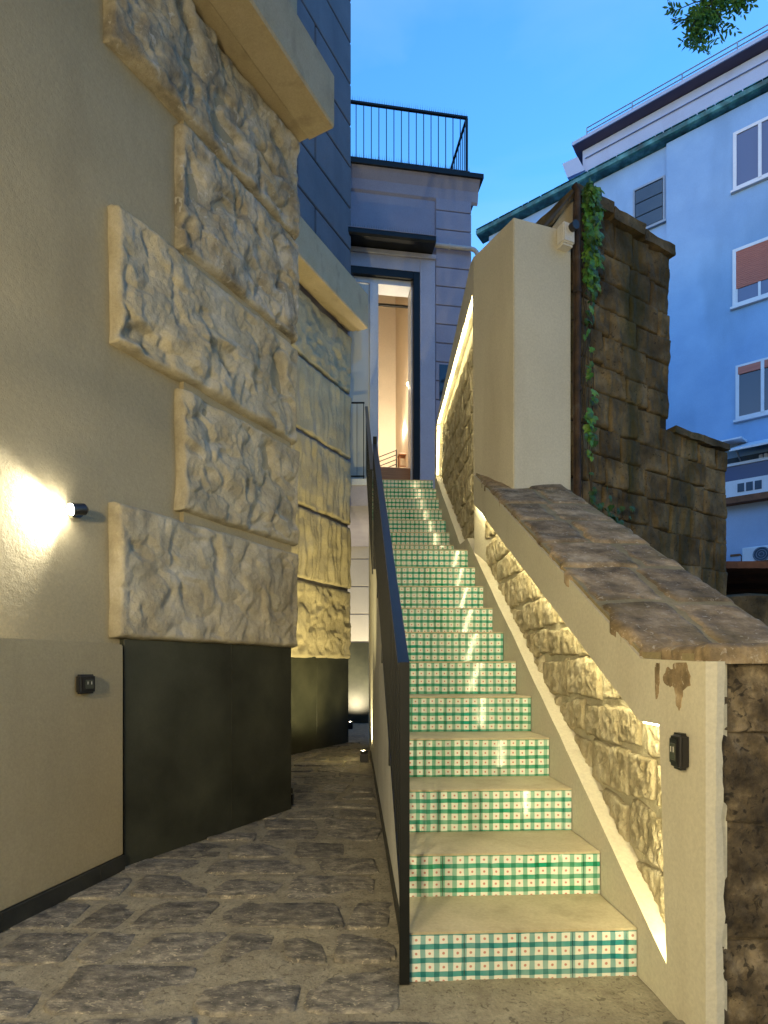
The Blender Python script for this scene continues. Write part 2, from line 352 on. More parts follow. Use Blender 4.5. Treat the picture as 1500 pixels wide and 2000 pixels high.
# ------------------------------------------------------------------ ground and paving
def ground():
    bm = BM()
    v = [bm.verts.new(p) for p in ((-400,-400,-.03),(400,-400,-.03),(400,600,-.03),(-400,600,-.03))]; bm.faces.new(v)
    o = obj('ground', bm, M_ground); o['kind'] = 'structure'
    bm = BM()
    n = 90
    xs = [-3+6.2*i/n for i in range(n+1)]; ys = [-4+17*j/(n*2) for j in range(n*2+1)]
    gv = [[bm.verts.new((x, y, -.004+.006*fbm(x*3, y*3, 4, 3)+.004*fbm(x*11, y*11, 4, 3))) for x in xs] for y in ys]
    for j in range(n*2):
        for i in range(n): bm.faces.new((gv[j][i], gv[j][i+1], gv[j+1][i+1], gv[j+1][i]))
    path = obj('paved_path', bm, M_pavem, smooth=True); path['kind'] = 'structure'
    rnd = random.Random(5)
    y = .9; row = 0
    while y < 12.2:
        dy = rnd.uniform(.27, .37)*(1 if y < 5 else 1.05)
        x = -2.6 + rnd.uniform(0, .4)
        while x < 1.9:
            dx = rnd.uniform(.34, .62)
            if rnd.random() < .18: dx = rnd.uniform(.2, .3)
            cx = x+dx/2; cy = y+dy/2 + rnd.uniform(-.015, .015)
            t = cx + .047*cy
            wallx = -1.47+(cy-3.33)*.517 if cy < 4.72 else -.553+(cy-8.96)*.517
            inside = cx < wallx-.35 or (cx < -2.2 and cy < 3)
            if (t > .17-.0 and cy > 2.02 and t < 1.2) or inside or (t > 1.2 and cy > 1.5):
                x += dx; continue
            x0, x1 = x+rnd.uniform(.010,.022), x+dx-rnd.uniform(.010,.022); y0, y1 = cy-dy/2+rnd.uniform(.008,.02), cy+dy/2-rnd.uniform(.008,.02)
            if cy > 2.02: x1 = min(x1, .165-.047*cy)
            if x1-x0 > .1:
                bm = BM(); K = 30; top = []; mid = []; low = []
                sk = rnd.uniform(-.03, .03); zt = rnd.uniform(-.0015, .002)
                seed = rnd.uniform(0, 99)
                tx, ty = rnd.uniform(-.008,.008), rnd.uniform(-.01,.01)
                for k in range(K):
                    th = 2*math.pi*k/K; c, s_ = math.cos(th), math.sin(th)
                    e = .30
                    px = (abs(c)**e)*(1 if c > 0 else -1); py = (abs(s_)**e)*(1 if s_ > 0 else -1)
                    rr = 1+.10*fbm(c*1.6, s_*1.6, seed, 4)-.03
                    X = (x0+x1)/2 + px*rr*(x1-x0)/2 + sk*py; Y_ = (y0+y1)/2 + py*rr*(y1-y0)/2 + sk*.4*px
                    z = zt + tx*px + ty*py
                    for lst, sc_, dz in ((low, 1.0, -.03), (mid, .985, -.0015), (top, .94, .0012)):
                        lst.append(bm.verts.new(((x0+x1)/2+(X-(x0+x1)/2)*sc_, (y0+y1)/2+(Y_-(y0+y1)/2)*sc_, z+dz+(.003*fbm(X*9, Y_*9, 3, 2) if dz > -.02 else 0))))
                for a_, b_ in ((low, mid), (mid, top)):
                    for k in range(K): bm.faces.new((a_[k], a_[(k+1) % K], b_[(k+1) % K], b_[k]))
                cen = bm.verts.new(((x0+x1)/2, (y0+y1)/2, zt+.003))
                for k in range(K): bm.faces.new((top[k], top[(k+1) % K], cen))
                obj('paving_stone', bm, M_pave, path, smooth=True)
            x += dx
        y += dy; row += 1
ground()

# ------------------------------------------------------------------ left house
house = thing('house', 'beige corner house with rough hewn quoin blocks and slate base left of the alley', 'house', (-3, 4, 0))
sE = 1.565
def left_house():
    # bodies of both volumes
    bm = BM(); A.box(bm, -5.5, sE, -3.2, -.04, 0, 12.5); obj('wall', bm, M_house, house)
    bm = BM(); Bf.box(bm, -5, 0, -4.5, 0, 0, 12.5); obj('wall', bm, M_ashlar, house)
    # slate panels at the foot, with narrow joints
    j = A.s_at(452)
    for a0, a1 in ((A.s_at(242)+.002, j-.0015), (j+.0015, sE)):
        boxobj('slate_panel', A, a0, a1, -.039, 0.0, 0, 1.295, M_panel, house, .001)
    boxobj('slate_panel', A, sE+.0005, sE+.012, -3.0, -.001, 0, 1.295, M_panel, house)
    j2 = Bf.s_at(617)
    for a0, a1 in ((-2.6, j2-.0015), (j2+.0015, .0)):
        boxobj('slate_panel', Bf, a0, a1, .001, .014, 0, 1.29, M_panel, house, .001)
    # quoins of the nearer volume, long and short in turn
    sl = A.s_at(236, .06); ss = A.s_at(364, .06); se = 1.625
    rows = [(1.298,2.055,sl),(2.115,2.885,ss),(2.945,3.705,sl),(3.765,4.55,ss),(4.60,5.345,sl-.03)]
    for k, (z0, z1, s0) in enumerate(rows):
        bm = BM(); rough_block(bm, A, s0, se, z0, z1, -.04, .050, (.040,.062,.070,.076,.082)[k], 11+7.3*k, 150, 84, .03)
        obj('quoin_block', bm, M_quoin_w if k >= 3 else M_quoin, house, smooth=True)
    # backing course seen in the joints
    boxobj('joint_bed', A, ss+.04, sE+.012, -.039, -.004, 1.30, 5.36, M_house, house)
    # quoins of the farther volume
    z = [1.275, 2.335, 3.31, 4.31, 5.30, 6.20]
    for k in range(5):
        fn = (lambda a, zz, sd: .8*fbm(a*11+.6*fbm(a*2, zz*2, sd, 2), zz*1.6, sd, 3) + .4*fbm(a*3, zz*2.5, sd+4, 3)) if 1 <= k <= 3 else None
        bm = BM(); rough_block(bm, Bf, -1.9, .03, z[k], z[k+1]-.045, .0, .05, (.08,.075,.07,.05,.05)[k], 61+5.1*k, 84, 44, .03, fn=fn)
        obj('quoin_block', bm, M_quoin2, house, smooth=True)
    # string courses
    c1 = A.s_at(583, .05)
    zc = 5.365
    for a0, a1 in ((-5.5, -1.2), (-1.198, se+.01)):
        bm = BM(); A.prof(bm, [(-.04,zc+.02),(.12,zc+.02),(.135,zc),(.36,zc),(.37,zc+.02),(.37,zc+.40),(-.04,zc+.46)], a0, a1); obj('cornice', bm, M_cornice, house)
    zd = 6.22
    bm = BM(); Bf.prof(bm, [(.0,zd+.04),(.07,zd+.04),(.07,zd+.02),(.16,zd+.02),(.16,zd),(.335,zd),(.345,zd+.02),(.345,zd+.50),(.0,zd+.58)], -4.5, .02); obj('cornice', bm, M_cornice, house)
    # upper storeys of the farther volume: grooved ashlar
    hz = .628; z0 = zd+.62; k = 0
    while z0 < 12.3:
        cuts = [-4.5, -3.3-.3*(k % 2), -2.2+.35*(k % 2), -.95-.42*(k % 2), .012]
        for a0, a1 in zip(cuts, cuts[1:]):
            boxobj('ashlar_block', Bf, a0+.012, a1-(.012 if a1 < 0 else 0), .001, .055, z0+.012, z0+hz-.012, M_ashlar, house, .012)
        z0 += hz; k += 1
    # plain upper storey of the nearer volume
    boxobj('upper_wall', A, -5.5, se-.01, -.039, .03, zc+.47, 12.5, M_cornice, house)
left_house()

# lower wall with ledge, to the left
Lw = Fr((-1.645, 2.52), (px_ := (-1.462+1.645), 3.305-2.52))
low = thing('low_wall', 'low beige plastered wall with a flat ledge below the wall lamp', 'wall', (-1.7, 2.4, 0))
le = Lw.s_at(241)
bm = BM(); Lw.box(bm, -3.6, le, -1.2, 0, .085, 1.262); bevel(bm, .006, 2); obj('wall', bm, M_low, low)
for a0, a1 in ((-3.6, -1.3),(-1.298, .0),(.002, Lw.s_at(192)),(Lw.s_at(192)+.002, le)):
    boxobj('skirting_tile', Lw, a0, a1, -.02, .012, 0, .084, M_skirt, low, .002)

# ------------------------------------------------------------------ staircase
NY = [2.168+.328*k for k in range(11)] + [6.22,6.53,6.80,7.11,7.38,7.63,7.93]
ZZ = [.174,.353,.553,.757,.9635,1.1735,1.383,1.585,1.796,2.007,2.225,2.43,2.634,2.839,3.044,3.249,3.454,3.66]
NA = [y-.046 for y in NY]
stairs = thing('staircase', 'narrow outdoor staircase with green checked tiled risers and cement treads', 'stairs', st(.19, NA[0], 0))
T0, T1 = .19, 1.034
def staircase():
    # solid core, white plaster on its open side
    prof = [(NA[0]+.012, -.02)]
    zp = 0
    for a, z in zip(NA, ZZ):
        prof.append((a+.012, zp-.0)); prof.append((a+.012, z-.009)); zp = z-.009
    prof = prof[0:1] + prof[2:]
    # build core as slabs step by step (keeps faces convex)
    bm = BM()
    for k, (a, z) in enumerate(zip(NA, ZZ)):
        a1 = NA[k+1]+.011 if k < 17 else 9.05
        Q.box(bm, a+.012+(.0004 if k else 0), a1, T0-1.035+.003, T1-1.035, -.02, z-.0098)
    obj('core', bm, M_grout, stairs)
    bm = BM()
    for k, (a, z) in enumerate(zip(NA, ZZ)):
        Q.box(bm, a+.013, (NA[k+1]+.0125 if k < 17 else 9.05), T0-1.035, T0-1.035+.0025, -.02, z-.0095)
    obj('side_wall', bm, M_sidew, stairs)
    rnd = random.Random(3)
    for k, (a, z) in enumerate(zip(NA, ZZ)):
        a1 = NA[k+1]+.010 if k < 17 else 9.04
        # tread
        bm = BM(); Q.box(bm, a-.004, a1, T0-1.035, T1-1.035, z-.0085, z); bevel(bm, .003, 2)
        obj('tread', bm, M_tread, stairs)
        z0 = (ZZ[k-1] if k else -.005)+.001; z1 = z-.0092
        # tiles
        t = T0 + .001; first = .2 if k == 0 else rnd.choice([.2,.2,.13,.17,.2])
        w = first
        while t < T1-.004:
            te = min(t+w, T1-.002)
            if te-t > .012:
                jit = rnd.uniform(-.0008,.0008)
                bm = BM(); Q.box(bm, a+jit, a+.011, t-1.035+.0013, te-1.035-.0013, z0, z1)
                uvl = bm.loops.layers.uv.new('UVMap')
                bmesh.ops.recalc_face_normals(bm, faces=bm.faces)
                off = (first-.2)/.05 if (t < T0+.01) else 0
                shift = .45 + .1*rnd.random()
                for f in bm.faces:
                    for l in f.loops:
                        q = l.vert.co.xy - Q.P; tt = q.dot(Q.n)+1.035
                        l[uvl].uv = ((tt-t)/.05 - (off if w != .2 else 0), (z1-l.vert.co.z)/.05 + shift*.25)
                obj('tile', bm, M_tile_blue if k == 0 else M_tile, stairs)
            t = te; w = .2
        # thin grout behind the tiles stays in view at the joints
    # skirting on the open side
    boxobj('skirting', Q, NA[0]+.03, 7.6, T0-1.035-.010, T0-1.035+.002, 0, .07, M_skirt, stairs)
    # landing stretching left to the bridge
    
staircase()

# ------------------------------------------------------------------ niche wall, coping and tall end
bw = thing('boundary_wall', 'cream wall beside the stairs with a lit niche of exposed stone', 'wall', st(1.3, 1.8, 0))
hole = [(1.92,.14),(1.97,.937),(2.11,.937),(5.16,2.585),(5.21,4.47),(7.53,4.27),(7.62,3.62),(5.84,2.365),(5.46,2.345)]
shell = [(1.73,-.05),(1.73,1.150),(2.10,1.165),(5.08,2.80),(5.155,2.84),(5.155,4.765),(5.31,4.80),(7.63,4.33),(7.74,4.27),(7.74,-.05)]
def cop_z(a): return 1.175 if a < 2.12 else 1.175+.5475*(a-2.12)
def shell_mesh(bm, outer, hole, o0, o1):
    n = len(outer); hN = len(hole)
    tri = tessellate_polygon([[Vector((a, z, 0)) for a, z in outer], [Vector((a, z, 0)) for a, z in hole]])
    allp = outer + hole
    Fv = [bm.verts.new(Q.p(a, o0, z)) for a, z in allp]; Bv = [bm.verts.new(Q.p(a, o1, z)) for a, z in allp]
    for t in tri:
        bm.faces.new([Fv[i] for i in t]); bm.faces.new([Bv[i] for i in t[::-1]])
    for s, c in ((0, n), (n, hN)):
        for i in range(c):
            i0, i1 = s+i, s+(i+1) % c
            bm.faces.new((Fv[i0], Fv[i1], Bv[i1], Bv[i0]))
def niche_wall():
    # gentle unevenness of the hand-made reveal: subdivide hole edges
    def sub(poly, amp, step=.12):
        out = []
        for (a, z), (a2, z2) in zip(poly, poly[1:]+poly[:1]):
            L_ = math.hypot(a2-a, z2-z); k = max(1, int(L_/step))
            for i in range(k):
                f = i/k; aa = a+(a2-a)*f; zz = z+(z2-z)*f
                w_ = amp*fbm(aa*4, zz*4, 8, 2) if i else 0
                out.append((aa + w_*(z-z2)/L_, zz + w_*(a2-a)/L_))
        return out
    bm = BM(); shell_mesh(bm, shell, sub(hole, .008), 0, .085); obj('plaster_face', bm, M_cream, bw)
    # core behind (mortar in the niche)
    bm = BM(); Q.prism(bm, [(1.80,-.05),(1.80,1.12),(2.12,1.135),(5.16,2.80),(5.16,-.05)], .0875, .60); obj('core', bm, M_mortar, bw)
    bm = BM(); Q.prism(bm, [(5.161,-.05),(5.161,4.755),(5.31,4.79),(7.63,4.32),(7.73,4.26),(7.73,-.05)], .0875, .75); obj('core', bm, M_mortar, bw)
    # tall pier with its slanting front
    P1 = Vector((1.012, 4.60)); P2 = Vector((1.53, 4.82)); J = Q.p(5.154, .001, 0).xy; J2 = Q.p(5.154, .75, 0).xy
    bm = BM(); fp = [P1, P2, J2, J]
    lo = [bm.verts.new((p.x, p.y, 2.0)) for p in fp]; hi = [bm.verts.new((p.x, p.y, z)) for p, z in zip(fp, (4.655,4.70,4.78,4.765))]
    bm.faces.new(lo[::-1]); bm.faces.new(hi)
    for i in range(4): bm.faces.new((lo[i], lo[(i+1) % 4], hi[(i+1) % 4], hi[i]))
    bevel(bm, .008, 2); obj('pier', bm, M_cream, bw)
    # stones in the niche: irregular courses, lower band and upper field
    rnd = random.Random(12)
    def inhole(a, z):
        c = False; n = len(hole)
        for i in range(n):
            x1, y1 = hole[i]; x2, y2 = hole[(i+1) % n]
            if (y1 > z) != (y2 > z) and a < (x2-x1)*(z-y1)/(y2-y1)+x1: c = not c
        return c
    z = .0; r = 0
    while z < 4.6:
        hz = rnd.uniform(.16, .235); a = 1.80 + rnd.uniform(0, .2)
        while a < 7.7:
            wd = rnd.uniform(.12, .27)
            if any(inhole(a+wd*i/4, z+hz*j/4) for i in range(5) for j in range(5)):
                g = .013
                a1 = min(a+wd, 7.70); a_lo = a
                def top_at(q): return 1.12 if q < 2.1 else (1.12+.5475*(q-2.12) if q < 5.16 else 4.25)
                zlim = top_at(max(a_lo, 1.8)); a_s = a_lo
                if z+hz > zlim and a1 > 5.30 and a_lo < 5.17: a_s = 5.17
                hz_ = hz if z+hz <= top_at(a_s) else max(0, top_at(a_s)-z)
                if a1-a_s > .05 and a_s > 1.79 and hz_ > .05:
                    bm = BM()
                    fn = lambda x, zz, sd: .45*fbm(x*8+.4*fbm(zz*3, x*3, sd, 2), zz*6, sd, 4) + .85*fbm(x*40, zz*24, sd+2, 4)
                    # keep each stone between the core and the plaster face
                    rough_block(bm, Q_, -a1+g*rnd.uniform(.6,1.5), -a_s-g*rnd.uniform(.6,1.5), z+g*rnd.uniform(.5,1.3), z+hz_-g*rnd.uniform(.5,1.3), -.0868, -.066+rnd.uniform(-.004,.005), .015, rnd.uniform(0,90), 26, 24, .016, wob=.035, fn=fn)
                    obj('stone', bm, M_tuff, bw, smooth=True)
            a += wd
        z += hz; r += 1
Q_ = Fr((Q.P.x, Q.P.y), (-Sd.x, -Sd.y))     # same plane, facing the stairs (s = -a, o = -o)
niche_wall()

def coping():
    rnd = random.Random(4)
    # bed
    bm = BM(); Q.prof
    prof = [(1.745,1.151),(2.10,1.166),(5.15,2.835),(5.15,2.86),(2.115,1.190),(1.745,1.174)]
    bm = BM(); Q.prism(bm, prof, .012, .63); obj('coping_bed', bm, M_copm, bw)
    def slab(a0, a1, t0, t1, jag0, jag1):
        bm = BM(); nu, nv = 18, 44
        seed = rnd.uniform(0, 99); lift = rnd.uniform(-.004, .012)
        top = []; 
        for j in range(nv+1):
            row = []
            for i in range(nu+1):
                fu, fv = i/nu, j/nv
                l = t0 + jag0*(fbm(a0+fv*3, 1.3, seed, 3)+.5*fbm(fv*12, 4.3, seed, 4)); rr_ = t1 + jag1*fbm(a0+fv*4, 7.3, seed, 3)
                tt = l+(rr_-l)*fu
                aa = a0+(a1-a0)*fv + .03*fbm(tt*3, a0, seed, 2)*(1 if 0 < j < nv else 1)
                e = min(fu*(t1-t0), (1-fu)*(t1-t0), fv*(a1-a0), (1-fv)*(a1-a0)); dr = .018*(1-min(1, e/.03))**2
                z = cop_z(aa) + .028 + lift + .008*fbm(tt*6, aa*6, seed, 4) - dr
                row.append(bm.verts.new(Q.p(aa, tt-1.035, z)))
            top.append(row)
        for j in range(nv):
            for i in range(nu): bm.faces.new((top[j][i], top[j][i+1], top[j+1][i+1], top[j+1][i]))
        rim = [top[0][i] for i in range(nu+1)] + [top[j][nu] for j in range(1, nv+1)] + [top[nv][i] for i in range(nu-1,-1,-1)] + [top[j][0] for j in range(nv-1,0,-1)]
        bk = [bm.verts.new(v.co-Vector((0,0,.045))) for v in rim]
        for i in range(len(rim)): bm.faces.new((rim[(i+1) % len(rim)], rim[i], bk[i], bk[(i+1) % len(rim)]))
        obj('coping_stone', bm, M_coping, bw, smooth=True)
    cuts = [1.70, 2.11, 2.52, 2.93, 3.30, 3.72, 4.12, 4.55, 5.05]
    tl, tr = 1.040, 1.672
    for k, (a0, a1) in enumerate(zip(cuts, cuts[1:])):
        g = .010
        m = 1.035 + rnd.uniform(.26, .44)
        # the near edge of the coping is ragged where the plaster laps it; past the pier it narrows
        slab(a0+g, a1-g, tl+.008, m-g, .022, .02); slab(a0+g, a1-g, m+g, tr, .02, .03)
coping()

# plaster lap below the coping at the near end, stains, and the rubble face at the end of the wall
def wall_end():
    # front face of the wall end: rubble with a strip of plaster
    Fe = Fr(Q.p(1.73, 0, 0).xy, (Q.n.x, Q.n.y))        # s = t-1.035, o towards the camera
    rnd = random.Random(9)
    bm = BM(); Fe.box(bm, .002, .62, -.06, -.012, -.05, 1.145); obj('core', bm, M_rubble, bw)
    zc = [-.03, .30, .66, .93, 1.145]
    for k in range(4):
        c = [.055, .055+rnd.uniform(.22,.34), .62]
        for a0, a1 in zip(c, c[1:]):
            bm = BM(); rough_block(bm, Fe, a0-.012, a1+.004, zc[k]-.004, zc[k+1]+.004, -.0115, .001, .017, rnd.uniform(0,80), 44, 44, .018, wob=.02)
            obj('rubble_stone', bm, M_rubble, bw, smooth=True)
    # plaster strip with a ragged edge
    bm = BM(); pts = [(.0,-.03)]; 
    right = []
    for i in range(60):
        z = -.03+1.18*i/59; right.append((.060+.016*fbm(z*2.2, 3, 1, 4)+.007*fbm(z*14, 3, 1, 3), z))
    n = len(right)
    Lf = [bm.verts.new(Fe.p(0, .030, z)) for _, z in right]; Rf = [bm.verts.new(Fe.p(a, .024+.005*fbm(z*9,1,1,2), z)) for a, z in right]
    Md = [bm.verts.new(Fe.p(a*.55, .031, z)) for a, z in right]
    Rb = [bm.verts.new(Fe.p(a+.006, -.012, z)) for a, z in right]; Lb = [bm.verts.new(Fe.p(0, -.0, z)) for _, z in right]
    for i in range(n-1):
        for P_, Q2 in ((Lb, Lf), (Lf, Md), (Md, Rf), (Rf, Rb)): bm.faces.new((P_[i], Q2[i], Q2[i+1], P_[i+1]))
    obj('plaster_edge', bm, M_cream, bw, smooth=False)
    # patches where the plaster has come away under the coping, on the stair side
    for c, sz, sd in (((1.835,1.105),(.052,.05),1),((1.845,1.055),(.022,.055),2),((1.90,1.10),(.03,.035),4),((1.98,1.10),(.016,.06),3)):
        bm = BM(); K = 26; rim = []; cen = bm.verts.new(Q.p(c[0], -.0025, c[1]))
        for k in range(K):
            th = 2*math.pi*k/K; rr_ = 1+.45*fbm(math.cos(th)*1.5, math.sin(th)*1.5, sd, 3)
            rim.append(bm.verts.new(Q.p(c[0]+math.cos(th)*sz[0]*rr_, -.0022, min(c[1]+math.sin(th)*sz[1]*rr_, 1.148))))
        for k in range(K): bm.faces.new((rim[k], rim[(k+1) % K], cen))
        bk = [bm.verts.new(v.co + Vector((Q.n.x, Q.n.y, 0))*.004) for v in rim]
        for k in range(K): bm.faces.new((rim[k], bk[k], bk[(k+1) % K], rim[(k+1) % K]))
        obj('bare_patch', bm, M_coping, bw)
wall_end()

# LED strip just behind the lip of the niche (all sides but the foot)
def led():
    def seg(p, q, inn):      # inn: inward shift in the wall plane
        (a, z), (a2, z2) = p, q
        L_ = math.hypot(a2-a, z2-z); nx, nz = -(z2-z)/L_*inn, (a2-a)/L_*inn
        w = .007
        bm = BM()
        def P(a_, z_, o): return Q.p(a_, o, z_)
        nx1, nz1 = nx, nz
        o0, o1 = .010, .028
        c = [P(a+nx1*.001, z+nz1*.001, o0), P(a2+nx1*.001, z2+nz1*.001, o0), P(a2+nx1*.001, z2+nz1*.001, o1), P(a+nx1*.001, z+nz1*.001, o1),
             P(a+nx1*w, z+nz1*w, o0), P(a2+nx1*w, z2+nz1*w, o0), P(a2+nx1*w, z2+nz1*w, o1), P(a+nx1*w, z+nz1*w, o1)]
        hexa(bm, c); return bm
    def sh(p, q, f0=.012, f1=.012):
        L_ = math.hypot(q[0]-p[0], q[1]-p[1]); d = ((q[0]-p[0])/L_, (q[1]-p[1])/L_)
        return (p[0]+d[0]*f0, p[1]+d[1]*f0), (q[0]-d[0]*f1, q[1]-d[1]*f1)
    for i, j in ((0,1),(1,2),(2,3),(3,4),(4,5),(5,6)):
        p, q = sh(hole[i], hole[j], .03 if i != 1 else .01, .03 if i != 1 else .01)
        obj('light_strip', seg(p, q, -1), M_led, bw)
led()

# ------------------------------------------------------------------ switches and lamps
def switch(fr, a, z, label, w, h, d):
    t = thing('light_switch', label, 'light switch', fr.p(a, 0, z-h/2), 'black outdoor light switches')
    bm = BM(); fr.box(bm, a-w/2, a+w/2, -.001, d, z-h/2, z+h/2); bevel(bm, .010, 3); obj('housing', bm, M_plastic, t, smooth=False)
    bm = BM(); fr.box(bm, a-w*.40, a+w*.40, d-.002, d+.004, z-h*.34, z+h*.36); bevel(bm, .003, 2); obj('cover', bm, M_plastic, t)
    bm = BM(); fr.box(bm, a-w*.24, a+w*.26, d+.003, d+.007, z-h*.24, z+h*.22); bevel(bm, .002, 1); obj('rocker', bm, M_screen, t)
    for s_ in (-1, 1):
        bm = BM(); fr.box(bm, a+s_*w*.12-.002, a+s_*w*.12+.002, d+.0065, d+.0078, z-h*.02, z+h*.13); obj('mark', bm, M_white, t)
    return t
switch(Lw, (Lw.s_at(137)+Lw.s_at(185))/2, Lw.z(160, 1336), 'black square light switch on the low beige wall at left', .112, .098, .035)
Qs = Q_
switch(Qs, -1.808, H-(1463-1305)/F*1.90, 'black light switch with a lit edge on the cream wall end at right', .060, .115, .036)

def lamp_spot(loc, target, energy, col, size, blend, rad=.015, name='spot'):
    l = bpy.data.lights.new(name, 'SPOT'); l.energy = energy/EXP; l.color = col; l.spot_size = R(size); l.spot_blend = blend; l.shadow_soft_size = rad
    o = bpy.data.objects.new(name, l); o.location = loc
    o.rotation_euler = (Vector(target)-Vector(loc)).to_track_quat('-Z', 'Y').to_euler(); return o
def lamp_point(loc, energy, col, rad=.03, name='point'):
    l = bpy.data.lights.new(name, 'POINT'); l.energy = energy/EXP; l.color = col; l.shadow_soft_size = rad
    o = bpy.data.objects.new(name, l); o.location = loc; return o
def sphere(bm, c, r, seg=16, rings=10, sz=(1,1,1)):
    m_ = Matrix.Translation(c) @ Matrix.Diagonal((*sz, 1))
    bmesh.ops.create_uvsphere(bm, u_segments=seg, v_segments=rings, radius=r, matrix=m_)
def attach(o, parent):
    o.parent = parent; o.location = Vector(o.location)-wloc(parent); COL.objects.link(o)
def wall_lamp():
    a = A.s_at(157, -.0); z = A.z(158, 997)
    t = thing('wall_lamp', 'small round swivelling wall lamp glaring on the beige plaster above the low wall', 'wall lamp', A.p(a, -.04, z))
    bm = BM(); tube(bm, [A.p(a, -.041, z), A.p(a, -.022, z)], .036, 24); obj('mount', bm, M_plastic, t)
    bm = BM(); tube(bm, [A.p(a, -.023, z), A.p(a-.006, .012, z)], .012, 12); obj('arm', bm, M_plastic, t)
    h0 = A.p(a+.012, .035, z+.004); h1 = A.p(a-.070, .020, z-.014)
    bm = BM(); tube(bm, [h0, h0+(h1-h0)*.15, h0+(h1-h0)*.95], [.018,.030,.031], 24); obj('head', bm, M_plastic, t)
    bm = BM(); tube(bm, [h0+(h1-h0)*.93, h0+(h1-h0)*1.02], [.029,.027], 20); obj('lens', bm, M_bulb, t)
    src = h0+(h1-h0)*1.12
    tgt = A.p(a-.66, -.26, z-.20)
    attach(lamp_spot(src, tgt, 44, (1,.95,.80), 126, .55), t)
    attach(lamp_point(src+Vector((A.n.x,A.n.y,0))*.02, 2.2, (1,.93,.74), .02), t)
wall_lamp()

# unseen lanterns added behind the viewpoint as warm fill for the alley mouth
def fill_lantern(x, y, h, energy, label, col=(1,.83,.50)):
    t = thing('fill_lantern', label, 'fill lamp', (x, y, 0))
    bm = BM(); tube(bm, [(x,y,0),(x,y,.25),(x,y,.3),(x,y,h-.15)], [.07,.065,.04,.032], 14); obj('pole', bm, M_black, t)
    bm = BM(); tube(bm, [(x,y,h+.17),(x,y,h+.20),(x,y,h+.26)], [.20,.18,.03], 20); obj('cap', bm, M_black, t)
    bm = BM(); tube(bm, [(x,y,h-.17),(x,y,h-.14)], [.06,.09], 16); obj('collar', bm, M_black, t)
    for k in range(4):
        c_, s_ = math.cos(k*math.pi/2+.78), math.sin(k*math.pi/2+.78)
        bm = BM(); tube(bm, [(x+.08*c_,y+.08*s_,h-.15),(x+.16*c_,y+.16*s_,h+.18)], .006, 6); obj('lantern_bar', bm, M_black, t)
    bm = BM(); sphere(bm, (x,y,h), .075); obj('globe', bm, M_bulb2, t, smooth=True)
    attach(lamp_point((x,y,h), energy, col, .12), t)
    for c in t.children:
        if c.type == 'LIGHT': c.data.specular_factor = .15
    return t

